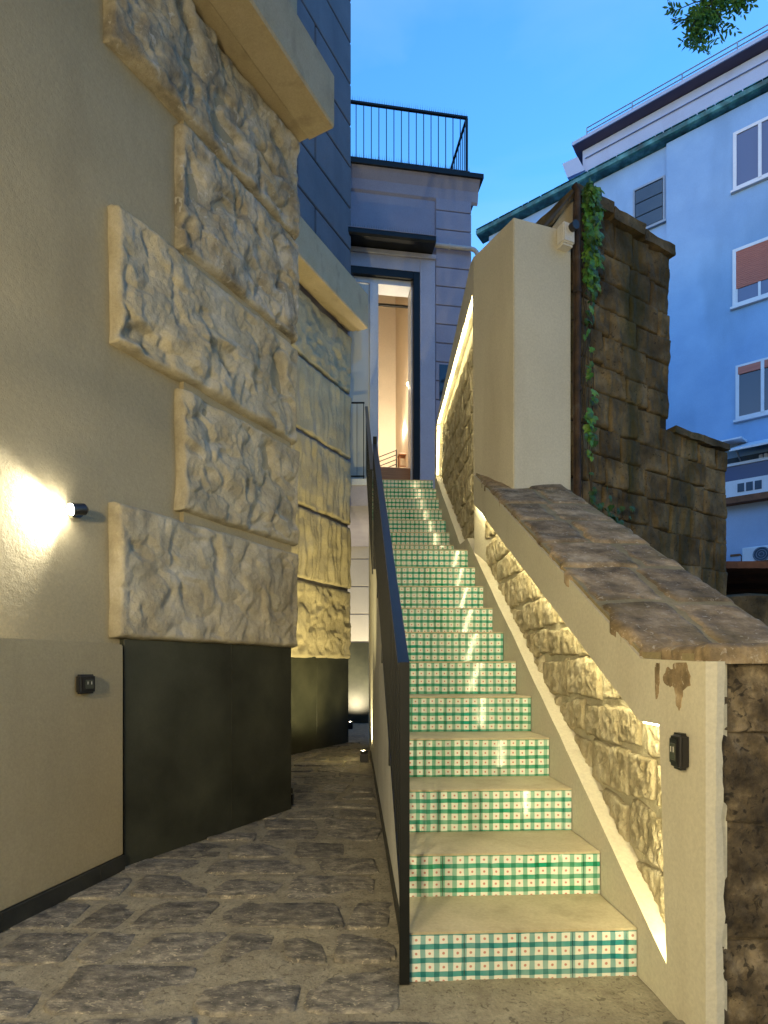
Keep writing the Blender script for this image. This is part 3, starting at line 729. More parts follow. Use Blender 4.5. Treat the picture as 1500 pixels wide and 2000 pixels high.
# ------------------------------------------------------------------ stair railings
def railing():
    r1 = thing('stair_railing', 'dark flat bar railing along the open side of the lower stair flight', 'railing', st(.175, 2.12, 0), 'dark stair railings')
    t = .170
    def rz(a, base=1.150): return base + (a-2.115)*(3.21-1.15)/(5.46-2.115)
    def flight(r, a0, a1, zf, tt, low0, n, brackets):
        # hand rail: flat bar following the pitch
        bm = BM(); w, th = .042, .010
        hexa(bm, [st(tt-w/2,a0,zf(a0)-th), st(tt+w/2,a0,zf(a0)-th), st(tt+w/2,a1,zf(a1)-th), st(tt-w/2,a1,zf(a1)-th),
                  st(tt-w/2,a0,zf(a0)), st(tt+w/2,a0,zf(a0)), st(tt+w/2,a1,zf(a1)), st(tt-w/2,a1,zf(a1))]); obj('handrail', bm, M_rail, r)
        bm = BM(); w = .010
        zl = lambda a: zf(a)-low0
        hexa(bm, [st(tt-w/2,a0,zl(a0)-.03), st(tt+w/2,a0,zl(a0)-.03), st(tt+w/2,a1,zl(a1)-.03), st(tt-w/2,a1,zl(a1)-.03),
                  st(tt-w/2,a0,zl(a0)), st(tt+w/2,a0,zl(a0)), st(tt+w/2,a1,zl(a1)), st(tt-w/2,a1,zl(a1))]); obj('bottom_rail', bm, M_rail, r)
        for k in range(n):
            a = a0+.05+(a1-a0-.08)*k/(n-1)
            drop = low0+.02
            if k in brackets: drop = low0+.16
            bm = BM(); Q.box(bm, a-.014, a+.014, tt-1.035-.004, tt-1.035+.004, zf(a)-drop, zf(a)-.011); obj('baluster', bm, M_black, r)
    flight(r1, 2.115, 5.46, rz, t, .93, 31, (8,16,24,30))
    bm = BM(); Q.box(bm, 2.095, 2.114, t-1.035-.016, t-1.035+.020, 0, rz(2.115)+.001); obj('post', bm, M_black, r1)
    bm = BM(); Q.box(bm, 5.461, 5.475, t-1.035-.016, t-1.035+.020, 2.05, rz(5.46)+.07); obj('post', bm, M_rail, r1)
    r2 = thing('stair_railing', 'dark flat bar railing along the short upper flight near the glass door', 'railing', st(.15, 6.1, 2.2), 'dark stair railings')
    rz2 = lambda a: 3.36+(a-6.1)*.62
    flight(r2, 5.50, 8.85, lambda a: rz2(max(a, 5.5)), .150, .95, 24, ())
    r3 = thing('bridge_railing', 'black bar railing on the edge of the upper landing beside the glazed door', 'railing', st(.1, 9.05, 4.04))
    y = 9.05
    def X(u): return (u-750)/F*y
    zt = H+(1305-786)/F*y; zb = H+(1305-929)/F*y
    bm = BM(); hexa(bm, [(-.9,y-.02,zt-.012),(X(712),y-.02,zt-.012),(X(712),y+.02,zt-.012),(-1.6,y+.02,zt-.012),(-1.6,y-.02,zt),(X(712),y-.02,zt),(X(712),y+.02,zt),(-1.6,y+.02,zt)]); obj('handrail', bm, M_black, r3)
    bm = BM(); hexa(bm, [(-1.6,y-.01,zb-.02),(X(712),y-.01,zb-.02),(X(712),y+.01,zb-.02),(-1.6,y+.01,zb-.02),(-1.6,y-.01,zb),(X(712),y-.01,zb),(X(712),y+.01,zb),(-1.6,y+.01,zb)]); obj('bottom_rail', bm, M_black, r3)
    x = X(711); 
    for k in range(5):
        w = .012 if k == 0 else .006
        bm = BM(); hexa(bm, [(x-w,y-.01,4.03 if k == 0 else zb),(x,y-.01,4.03 if k == 0 else zb),(x,y+.01,4.03 if k == 0 else zb),(x-w,y+.01,4.03 if k == 0 else zb),(x-w,y-.01,zt-.012),(x,y-.01,zt-.012),(x,y+.01,zt-.012),(x-w,y+.01,zt-.012)])
        obj('baluster' if k else 'post', bm, M_black, r3); x -= .105
railing()

# ------------------------------------------------------------------ house at the head of the stairs
town = thing('town_house', 'pale house with a roof terrace and tall glazed door at the head of the stairs', 'house', (0, 9, 0))
def spikes(name, pts, label, h=.085, step=.035, parent=None):
    t_bm = BM(); rnd = random.Random(2)
    for (p, q) in zip(pts, pts[1:]):
        p = Vector(p); q = Vector(q); n = int((q-p).length/step)
        side = (q-p).normalized().cross(Vector((0,0,1)))
        for k in range(n):
            b = p+(q-p)*(k+.5)/n
            for s_ in (-1, 0, 1):
                tip = b + Vector((0,0,h*rnd.uniform(.85,1.1))) + side*s_*.035 + (q-p).normalized()*rnd.uniform(-.012,.012)
                d = (q-p).normalized()*.0024
                v = [t_bm.verts.new(b-d), t_bm.verts.new(b+d), t_bm.verts.new(tip), t_bm.verts.new(b+side*.004)]
                t_bm.faces.new((v[0],v[1],v[2])); t_bm.faces.new((v[1],v[3],v[2])); t_bm.faces.new((v[3],v[0],v[2]))
        # base strip
        w = side*.012; z = Vector((0,0,.004))
        hexa(t_bm, [p-w, q-w, q+w, p+w, p-w+z, q-w+z, q+w+z, p+w+z])
    o = obj(name, t_bm, M_steel); tag(o, label, 'bird spikes', 'bird spikes on ledges', 'stuff'); return o
def town_house():
    zt = E.z(850, 345)
    sR = E.s_at(918); sl = -3.2
    s_a = E.s_at(683); s_b = E.s_at(806)     # door opening
    zd0 = 3.66; s_st = E.s_at(738); zd1 = E.z(800, 548)
    body = -.30
    # walls around the door opening
    for a0, a1, z0, z1 in ((sl, s_a, 4.04, zt), (s_b, sR, 0, zt), (s_a, s_b, zd1, zt), (s_st, s_b, 0, zd0-.02)):
        bm = BM(); E.box(bm, a0, a1, body, 0, z0, z1); obj('wall', bm, M_town, town)
    # surround
    so = E.s_at(849); z_so = E.z(800, 507)
    boxobj('door_surround', E, s_b+.11, so, 0.001, .045, zd0, z_so, M_frameb, town, .006)
    boxobj('door_surround', E, s_a-.3, s_b+.108, 0.001, .045, zd1+.12, z_so, M_frameb, town, .006)
    boxobj('lintel_trim', E, s_a-.3, so+.01, .0, .075, z_so+.002, z_so+.07, M_frameb, town, .006)
    boxobj('door_frame', E, s_b, s_b+.107, -.02, .05, zd0, zd1+.118, M_black, town, .004)
    boxobj('door_frame', E, s_a-.1, s_b-.001, -.02, .05, zd1, zd1+.118, M_black, town, .004)
    boxobj('door_reveal', E, s_b-.02, s_b-.002, -.29, -.021, zd0, zd1-.09, M_winf, town)
    boxobj('door_reveal', E, s_a, s_b-.022, -.29, -.021, zd1-.085, zd1-.002, M_winf, town)
    # glazed leaf, closed at left
    lf = thing_part('door', town)
    sm0 = E.s_at(722); sm1 = E.s_at(739)
    bm = BM(); E.box(bm, sm0, sm1, -.07, .0, zd0+.01, zd1-.09); bevel(bm, .004); lf = obj('door_leaf', bm, M_winf, town)
    bm = BM(); E.box(bm, s_a-.1, s_a-.03, -.07, .0, zd0+.01, zd1-.09); obj('door_stile', bm, M_winf, lf)
    bm = BM(); E.box(bm, s_a-.03, sm0, -.045, -.035, zd0+.05, zd1-.1); obj('pane', bm, M_glass3, lf)
    for k in range(9):       # pleats of the pale curtain behind the glass
        x0 = s_a+.0+k*(sm0-s_a)/9
        bm = BM(); E.box(bm, x0, x0+(sm0-s_a)/9*.8, -.16-.02*(k % 2), -.14-.02*(k % 2), zd0+.03, zd1-.12); bevel(bm, .012, 2); obj('curtain_fold', bm, M_awn, lf)
    # cladding boards on the right pier
    z = E.z(880, 416); sp = (E.z(880,416)-E.z(880,637))/6; k = 0
    while z > 3.4:
        a0 = so+.012
        boxobj('cladding_board', E, a0, sR+.012, .001, .03, z-sp+.010, z-.004, M_town, town, .006)
        z -= sp; k += 1
    boxobj('cladding_board', E, so+.012, sR+.012, .001, .03, E.z(880, 416)+.008, E.z(880,377), M_town, town, .006)
    boxobj('side_window', E, E.s_at(857), E.s_at(876), .031, .036, E.z(865,785), E.z(865,714), M_glass, town)
    # terrace slab, cove and edge
    bm = BM(); ze = E.z(925, 347, .18)
    E.prof(bm, [(0,ze-.30),(.03,ze-.27),(.06,ze-.13),(.13,ze-.03),(.16,ze-.001),(0,ze-.001)], sl, sR+.12); obj('cove_moulding', bm, M_town, town)
    boxobj('terrace_slab', E, sl, sR+.17, -5, .19, ze, ze+.075, M_black, town, .004)
    # landing bridge underside, white cladding at the alley end
    y = 12.1
    bm = BM(); hexa(bm, [(-3.2,y,0),(1.0,y,0),(1.0,y+.3,0),(-3.2,y+.3,0),(-3.2,y,6),(1.0,y,6),(1.0,y+.3,6),(-3.2,y+.3,6)]); obj('wall', bm, M_town, town)
    for x0, x1 in ((-3.2,-.86),(-.858,.9)):
        bm = BM(); hexa(bm, [(x0,y-.02,0),(x1,y-.02,0),(x1,y-.001,0),(x0,y-.001,0),(x0,y-.02,1.66),(x1,y-.02,1.66),(x1,y-.001,1.66),(x0,y-.001,1.66)]); obj('slate_panel', bm, M_panel, town)
    z = 1.68
    while z < 4.2:
        bm = BM(); hexa(bm, [(-3.2,y-.03,z+.006),(1.0,y-.03,z+.006),(1.0,y-.001,z+.006),(-3.2,y-.001,z+.006),(-3.2,y-.03,z+.55),(1.0,y-.03,z+.55),(1.0,y-.001,z+.55),(-3.2,y-.001,z+.55)])
        bevel(bm, .005); obj('cladding_board', bm, M_board, town); z += .565
    xr = -.238; ye = E.p(E.s_at(700), 0, 0).y-.02
    for nm, z0_, z1_, yy, m_ in (('bridge_slab', 3.94, 4.03, 9.02, M_winf), ('bridge_beam', 3.62, 3.938, 9.04, M_town)):
        bm = BM(); hexa(bm, [(-1.2,yy,z0_),(xr,yy,z0_),(xr,ye,z0_),(-1.2,ye,z0_),(-1.2,yy,z1_),(xr,yy,z1_),(xr,ye,z1_),(-1.2,ye,z1_)] if nm == 'bridge_slab' else [(-1.2,yy,z0_),(xr,yy,z0_),(xr,12.05,z0_),(-1.2,12.05,z0_),(-1.2,yy,z1_),(xr,yy,z1_),(xr,12.05,z1_),(-1.2,12.05,z1_)]); obj(nm, bm, m_, town)
    # interior room
    z0, z1 = E.z(770,921,-.3)-.2, 8.7
    hx0, hx1 = -1.6, s_b+.10
    xw = E.s_at(803, -.8)
    for nm, (a0, a1, o0, o1, zz0, zz1), mt in (
        ('room_wall', (hx0, 1.6, -2.5, -2.4, z0, z1), M_room), ('room_wall', (xw, xw+.1, -2.4, -.301, z0, z1), M_room),
        ('room_wall', (hx0-.1, hx0, -2.4, -.301, z0, z1), M_room), ('room_ceiling', (hx0, xw+.1, -2.4, -.301, z1, z1+.1), M_room),
        ('room_floor', (hx0, xw, -2.4, -.301, z0-.1, z0+.2), M_wood)):
        bm = BM(); E.box(bm, a0, a1, o0, o1, zz0, zz1); obj(nm, bm, mt, town)
    zs = E.z(770, 921, -.30)
    boxobj('threshold_step', E, s_a, s_b-.021, -.30, -.10, 3.66, zs, M_wood, town, .004)
def thing_part(name, parent): return None
M_glass3 = glass_mat('pale_blind_glass', (.50,.50,.44), .08)
town_house()
def terrace():
    sl = E.s_at(600, .15)
    zb = E.z(925, 347, .18)+.078; zt = E.z(912, 229, .15)
    t = thing('terrace_railing', 'thin black bar railing round the roof terrace against the sky', 'railing', E.p(0, .15, zb))
    sc_ = E.s_at(913, .15)
    boxobj('handrail', E, sl, sc_, .13, .17, zt-.03, zt, M_black, t)
    boxobj('bottom_rail', E, sl, sc_, .14, .16, zb+.02, zb+.035, M_black, t)
    boxobj('post', E, sc_-.03, sc_+.004, .132, .168, zb, zt-.031, M_black, t)
    s = sc_-.118*1
    while s > sl:
        boxobj('baluster', E, s-.006, s+.006, .144, .156, zb, zt-.031, M_black, t); s -= .118
    bm = BM(); E.box(bm, sc_-.03, sc_+.004, -2.6, .129, zt-.03, zt); obj('side_handrail', bm, M_black, t)
    o = .02
    while o > -2.6:
        boxobj('baluster', E, sc_-.02, sc_-.008, o-.006, o+.006, zb, zt-.031, M_black, t); o -= .118
    spikes('bird_spikes', [E.p(sl, .15, zt), E.p(sc_, .15, zt)], 'row of fine wire bird spikes along the top of the terrace railing')
    spikes('bird_spikes', [E.p(sl, .18, zb), E.p(sc_+.03, .18, zb)], 'row of fine wire bird spikes along the terrace slab edge', h=.07)
    # awning cassette
    aw = thing('awning', 'closed black awning box above the glazed door', 'awning', E.p(0, 0, 7.2))
    a1 = E.s_at(851, .3)
    zz = E.z(800, 497, .0)
    bm = BM(); E.prof(bm, [(.0005,zz),(.31,zz-.01),(.33,zz+.02),(.33,zz+.085),(.30,zz+.10),(.0005,zz+.16)], -2.2, a1); obj('cassette', bm, M_black, aw)
    bm = BM(); E.prof(bm, [(.26,zz+.115),(.335,zz+.09),(.335,zz+.10),(.26,zz+.125)], -2.2, a1); obj('cover', bm, M_town, aw)
    spikes('bird_spikes', [E.p(-2.2, .31, zz+.105), E.p(a1, .31, zz+.105)], 'row of fine wire bird spikes on top of the awning box', h=.06)
    # pipe
    dp = thing('drainpipe', 'pale painted drainpipe bending down at the corner beside the awning', 'pipe', E.p(1.2, 0, 6.5))
    o = .09; zp = E.z(890, 483, o); s0 = E.s_at(862, o); s1 = E.s_at(921, o)
    pts = [E.p(s0-.5, o, zp), E.p(s1, o, zp)] + [E.p(s1+.10*math.sin(th), o, zp-.10+.10*math.cos(th)) for th in (.5, 1.0, 1.57)] + [E.p(s1+.10, o, zp-.16), E.p(s1+.04, o-.05, zp-.28), E.p(s1+.04, o-.05, 3.7)]
    bm = BM(); tube(bm, pts, .034, 12); obj('pipe', bm, M_pipe, dp, smooth=True)
    bm = BM(); tube(bm, [E.p(s0+.12, o, zp-.0), E.p(s0+.15, o, zp)], .043, 12); obj('clip', bm, M_pipe, dp)
terrace()
spikes('bird_spikes', [Bf.p(-2.2, .30, 6.22+.515), Bf.p(.0, .30, 6.22+.515)], 'row of fine wire bird spikes on the lower ledge of the corner house', h=.10)

# interior things
def interior():
    def rm(u, off): return E.s_at(u, off)
    # track rail
    xw_ = E.s_at(803, -.8); o = -1.0; t = thing('track_rail', 'black metal bar hung across the room behind the glazed door', 'rail', E.p(0, o, E.z(770, 597, o)))
    bm = BM(); tube(bm, [E.p(-1.5, o, E.z(740,596,o)), E.p(xw_-.01, o, E.z(803,600,o))], .024, 10); obj('bar', bm, M_black, t)
    # wall spots
    xw = E.s_at(803, -.8); zf = E.z(770,921,-.3)
    for (u, v, o, e, lab) in ((798.5, 748, -.62, 26, 'bright round spot lamp high on the right wall of the lit room'), (795, 832, -1.5, 26, 'small black spot lamp lower on the right wall of the lit room')):
        z = E.z(u, v, o); s = E.s_at(u, o)
        t = thing('spot_lamp', lab, 'wall lamp', E.p(xw, o, z), 'spot lamps on the room wall')
        bm = BM(); tube(bm, [E.p(xw-.001, o, z), E.p(s+.02, o, z)], .012, 8); obj('arm', bm, M_black, t)
        bm = BM(); tube(bm, [E.p(s+.01, o, z+.03), E.p(s-.01, o+.02, z-.03)], .03, 14); obj('head', bm, M_black, t)
        bm = BM(); sphere(bm, E.p(s-.012, o+.035, z-.035), .030, 12, 8); obj('bulb', bm, M_bulb2, t, smooth=True)
        attach(lamp_point(E.p(s-.06, o+.02, z-.09), e*2.9, (1,.86,.62), .03), t)
    # stair rail in the room
    o = -1.5; t = thing('indoor_railing', 'black metal railing with sloping bars inside the lit room', 'railing', E.p(0, o, zf))
    s0, s1 = E.s_at(735, o), E.s_at(773, o)
    for k in range(5):
        v0 = 888+k*9; z0, z1 = E.z(735, v0, o), E.z(773, v0-8, o)
        bm = BM(); tube(bm, [E.p(s0-.5, o, z0-(z1-z0)*3), E.p(s1, o, z1)], .008, 6); obj('bar', bm, M_black, t)
    bm = BM(); E.box(bm, s1, s1+.02, o-.01, o+.01, zf, E.z(773, 878, o)); obj('post', bm, M_black, t)
    # stool
    o = -1.3; t = thing('stool', 'small brown wooden high stool inside the lit room', 'stool', E.p(E.s_at(787,o), o, zf))
    a0, a1 = E.s_at(780,o), E.s_at(796,o); zt = E.z(787, 886, o)
    boxobj('seat', E, a0-.01, a1+.01, o-.16, o+.02, zt-.03, zt, M_chair, t, .004)
    for a_ in (a0, a1-.02):
        for o_ in (o, o-.14): boxobj('leg', E, a_, a_+.018, o_-.018, o_, zf, zt-.031, M_chair, t)
    for f in (.35, .65): boxobj('stretcher', E, a0+.019, a1-.021, o-.014, o-.004, zf+(zt-zf)*f, zf+(zt-zf)*f+.018, M_chair, t)
interior()

# floor uplights in the alley
def uplight(x, y, tgt, e, label, col=(1,.84,.52), ang=120):
    t = thing('uplight', label, 'floor lamp', (x, y, 0), 'small black floor lamps in the alley')
    bm = BM(); bmesh.ops.create_cube(bm, size=1, matrix=Matrix.Translation((x, y, .05)) @ Matrix.Diagonal((.10,.10,.10,1))); bevel(bm, .01, 2); obj('housing', bm, M_plastic, t)
    bm = BM(); tube(bm, [(x,y,.101),(x,y,.104)], .03, 16); obj('lens', bm, M_lens, t)
    bm = BM(); tube(bm, [(x,y,.1005),(x,y,.135)], .048, 20, False); tube(bm, [(x,y,.1005),(x,y,.135)], .044, 20, False); obj('hood', bm, M_plastic, t, recalc=False)
    attach(lamp_spot((x, y, .14), tgt, e, col, ang, .6, .03), t)
uplight(-.63, 10.95, (-.50, 12.1, 2.2), 420, 'small black floor lamp at the foot of the slate wall at the alley end')

uplight(-.80, 4.87, (-1.15, 8.1, 4.6), 420, 'small black floor lamp just past the corner of the nearer slate panel', (1,.82,.38), 66)

uplight(-.24, 7.1, (-1.0, 8.1, 2.3), 190, 'small black floor lamp added against the white side of the stairs to light the far blocks', (1,.82,.40), 120)  # added lamp, throws yellow light on the far quoins and slate

# ------------------------------------------------------------------ old masonry wall at right
def old_wall():
    t = thing('masonry_wall', 'tall dark mossy stone wall stepping down behind the sloping coping', 'wall', W.p(1, 0, 0))
    s1 = W.s_at(1309); s2 = W.s_at(1421); zt = 5.02; zl = 3.38; s0 = -.02
    zt0 = 5.12
    bm = BM(); W.prism(bm, [(s0+.02,0),(s0+.02,zt0-.12),(s1-.02,zt-.12),(s1-.02,0)], -.5, -.03); obj('core', bm, M_oldm, t)
    bm = BM(); W.prism(bm, [(s1-.019,0),(s1-.019,zl-.05),(s2-.02,zl-.05),(s2-.02,0)], -.5, -.03); obj('core', bm, M_oldm, t)
    rnd = random.Random(21)
    z = 1.1
    fn = lambda x, zz, sd: .8*fbm(x*7+.5*fbm(zz*2, x*2, sd, 2), zz*2.5, sd, 4) + .5*fbm(x*24, zz*9, sd, 4)
    while z < zt-.06:
        hz = min(rnd.uniform(.20, .31), zt-.05-z)
        if hz < .08: break
        lim = s1 if z+hz*.5 > zl-.03 else s2
        s = s0
        while s < lim-.02:
            wd = rnd.uniform(.18, .42)
            e = s+wd
            if lim-e < .14: e = lim
            top = z+hz
            if lim == s2 and e > s1+.05 and top > zl-.02: top = zl-.02
            bm = BM()
            if top-z > .05:
                sl_ = (zt0-zt)*(1-(s+e)/2/s1)*(z/zt)
                rough_block(bm, W, s+.002, e-.002, z+.002+sl_, top-.002+sl_, -.0295, -.002+rnd.uniform(-.006,.006), .026, rnd.uniform(0,90), 26, 22, .012, wob=.018, fn=fn)
                obj('stone', bm, M_old, t, smooth=True)
            s = e
        z += hz
    # cap stones
    def cap(a0, a1, z0, z1, ov, h):
        n = max(1, int((a1-a0)/.32)); 
        for k in range(n):
            b0 = a0+(a1-a0)*k/n; b1 = a0+(a1-a0)*(k+1)/n-.008; zz0 = z0+(z1-z0)*k/n
            bm = BM(); W.box(bm, b0, b1, -.52, ov, zz0, zz0+h+rnd.uniform(-.01,.01))
            bmesh.ops.subdivide_edges(bm, edges=list(bm.edges), cuts=4, use_grid_fill=True)
            for v in bm.verts: v.co += Vector((fbm(v.co.x*7, v.co.y*7, v.co.z*7, 3)*.018, 0, fbm(v.co.x*6+5, v.co.y*6, v.co.z*6, 3)*.018))
            obj('cap_stone', bm, M_old, t, smooth=False)
    cap(s0+.05, s1+.035, zt0-.06, zt-.06, .035, .09)
    cap(s1+.036, s2, zl-.045, zl-.045, .03, .07)
    # drainpipe / cable run at the joint with the cream pier
    d = thing('rusty_pipe', 'dark rusty vertical pipe between the cream pier and the mossy wall', 'pipe', W.p(-.02, .06, 2.2))
    x0 = W.s_at(1128, .07)
    pts = [W.p(x0+.004*math.sin(z_*5), .07, z_) for z_ in [2.05+.16*i for i in range(30)] if z_ < W.z(1128, 380, .07)]
    pts.append(W.p(x0, .07, W.z(1128, 372, .07))); pts.append(W.p(x0-.03, .06, W.z(1128, 362, .07)))
    bm = BM(); tube(bm, pts, .026, 10); obj('pipe', bm, M_oldpipe, d, smooth=True)
    bm = BM(); tube(bm, [p + Vector((-.033,-.006,0)) for p in pts[:-2]], .006, 6); obj('cable', bm, M_oldpipe, d)
    for z_ in (2.6, 3.4, 4.2):
        bm = BM(); tube(bm, [W.p(x0, .07, z_), W.p(x0, .07, z_+.03)], .032, 10); obj('clip', bm, M_oldpipe, d)
    # gabled fragment with floodlight on top of the pier
    Fp = Fr((1.012, 4.60), (.518, .22))
    g = thing('gable_fragment', 'little sloping plaster gable end on top of the cream pier', 'masonry', Fp.p(.4, 0, 4.68))
    sa, sb = Fp.s_at(1078, -.05), Fp.s_at(1119, -.05)
    za, zb_ = Fp.z(1078, 440, -.05), Fp.z(1119, 375, -.05)
    bm = BM(); Fp.prism(bm, [(sa,za-.02),(sb,za-.06),(sb,zb_-.03)], -.35, -.05); obj('gable', bm, M_cornice, g)
    bm = BM(); Fp.prism(bm, [(sa-.02,za-.02),(sb+.01,zb_-.03),(sb+.01,zb_+.01),(sa-.02,za+.02)], -.37, -.01); obj('raking_cornice', bm, M_old, g)
    fl = thing('security_light', 'small pale security light box with a round black lens at the pier top', 'lamp', Fp.p(.4, 0, 4.5))
    s_, z_ = Fp.s_at(1103, .03), Fp.z(1103, 468, .03)
    bm = BM(); Fp.box(bm, s_-.06, s_+.055, .001, .09, z_-.06, z_+.10); bevel(bm, .01, 2); obj('housing', bm, M_white, fl)
    bm = BM(); tube(bm, [Fp.p(s_+.02, .09, z_+.06), Fp.p(s_+.02, .14, z_+.055)], .034, 18); obj('lens', bm, M_plastic, fl)
    bm = BM(); Fp.box(bm, s_-.05, s_+.045, .001, .07, z_-.075, z_-.061); obj('bracket', bm, M_white, fl)
old_wall()

def leafmesh(bm, c, n, up, size, lobes=True):
    n = n.normalized(); up = (up-n*up.dot(n)).normalized(); sd = n.cross(up)
    shape = [(0,-.45),(.30,-.50),(.52,-.15),(.30,.02),(.38,.32),(.12,.25),(0,.62),(-.12,.25),(-.38,.32),(-.30,.02),(-.52,-.15),(-.30,-.50)] if lobes else [(0,-.5),(.15,-.2),(.17,.1),(0,.5),(-.17,.1),(-.15,-.2)]
    cv = bm.verts.new(c+n*size*.10)
    vs = [bm.verts.new(c+(sd*x+up*y)*size - n*size*.08*abs(x)) for x, y in shape]
    for i in range(len(vs)): bm.faces.new((vs[i], vs[(i+1) % len(vs)], cv))
def ivy():
    rnd = random.Random(31)
    t = thing('ivy', 'green ivy climbing beside the rusty pipe on the mossy wall', 'ivy', W.p(.06, .03, 2.2))
    s_c = W.s_at(1147, .06)
    bm = BM()
    for k in range(4):
        pts = []; z = 2.15; s = s_c-.01+.03*k
        while z < 5.0-.35*k:
            s += rnd.uniform(-.02, .02); s = min(max(s, s_c-.05), s_c+.10); pts.append(W.p(s, .045+rnd.uniform(0,.015), z)); z += .12
        tube(bm, pts, .005, 5)
    obj('stem', bm, M_bark, t)
    leaves = []
    for k in range(620):
        z = 2.3+2.85*rnd.random()**.45
        if z > 5.1: continue
        dens = .12+.6*max(0, math.sin(z*4.3+1))
        if z > 4.3: dens = 1
        if rnd.random() > dens: continue
        w = .020+.045*max(0, (z-3.9))/1.1
        s = s_c+rnd.gauss(0, w); s = min(max(s, s_c-.035), s_c+.12)
        leaves.append((s, z))
    for k in range(260):   # tuft at the foot, on the coping
        z = 2.15+abs(rnd.gauss(0, .20)); s = s_c+abs(rnd.gauss(.15, .22)); leaves.append((s, z-.25*(s-s_c)))
    for (s, z) in leaves[:300]:
        bm = BM(); n = Vector((W.n.x,W.n.y,0))+Vector((rnd.gauss(0,.45),rnd.gauss(0,.45),rnd.gauss(.15,.45)))
        leafmesh(bm, W.p(s, .06+rnd.uniform(0,.08), z), n, Vector((rnd.gauss(0,.5),0,-1)), rnd.uniform(.045,.095) if z > 3 else rnd.uniform(.03,.06))
        obj('leaf', bm, rnd.choice((M_leaf, M_leaf3, M_leaf2)), t, recalc=False)
    bm = BM()
    for (s, z) in leaves[300:]:
        n = Vector((W.n.x,W.n.y,0))+Vector((rnd.gauss(0,.45),rnd.gauss(0,.45),rnd.gauss(.15,.45)))
        leafmesh(bm, W.p(s, .06+rnd.uniform(0,.08), z), n, Vector((rnd.gauss(0,.5),0,-1)), rnd.uniform(.03,.07))
    obj('foliage', bm, M_leaf2, t, kind='stuff', recalc=False)
ivy()

# dark shelter and bank to the right of the mossy wall
def shelter():
    t = thing('lean_to', 'dark open recess under a rusty edged slab behind the coping', 'shed', (5, 7.4, 0))
    y = 7.0
    def X(u, yy): return (u-750)/F*yy
    def Z(v, yy): return H+(1305-v)/F*yy
    def bx(nm, x0, x1, y0, y1, z0, z1, m, b=0):
        bm = BM(); hexa(bm, [(x0,y0,z0),(x1,y0,z0),(x1,y1,z0),(x0,y1,z0),(x0,y0,z1),(x1,y0,z1),(x1,y1,z1),(x0,y1,z1)])
        if b:
            bmesh.ops.subdivide_edges(bm, edges=list(bm.edges), cuts=5, use_grid_fill=True)
            for v in bm.verts: v.co += Vector((0,0,b*fbm(v.co.x*3, v.co.y*3, v.co.z*3, 3)))
        obj(nm, bm, m, t)
    x0 = X(1380, y)
    bx('slab', x0, 7.5, y, y+2.2, Z(1112,y), Z(1099,y), M_rust, .03)
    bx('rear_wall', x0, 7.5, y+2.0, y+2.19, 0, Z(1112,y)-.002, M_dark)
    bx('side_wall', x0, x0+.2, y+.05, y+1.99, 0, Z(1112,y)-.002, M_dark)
    bx('front_wall', x0-.3, 7.5, y-.35, y-.05, 0, Z(1165,y-.35), M_old, .06)
shelter()

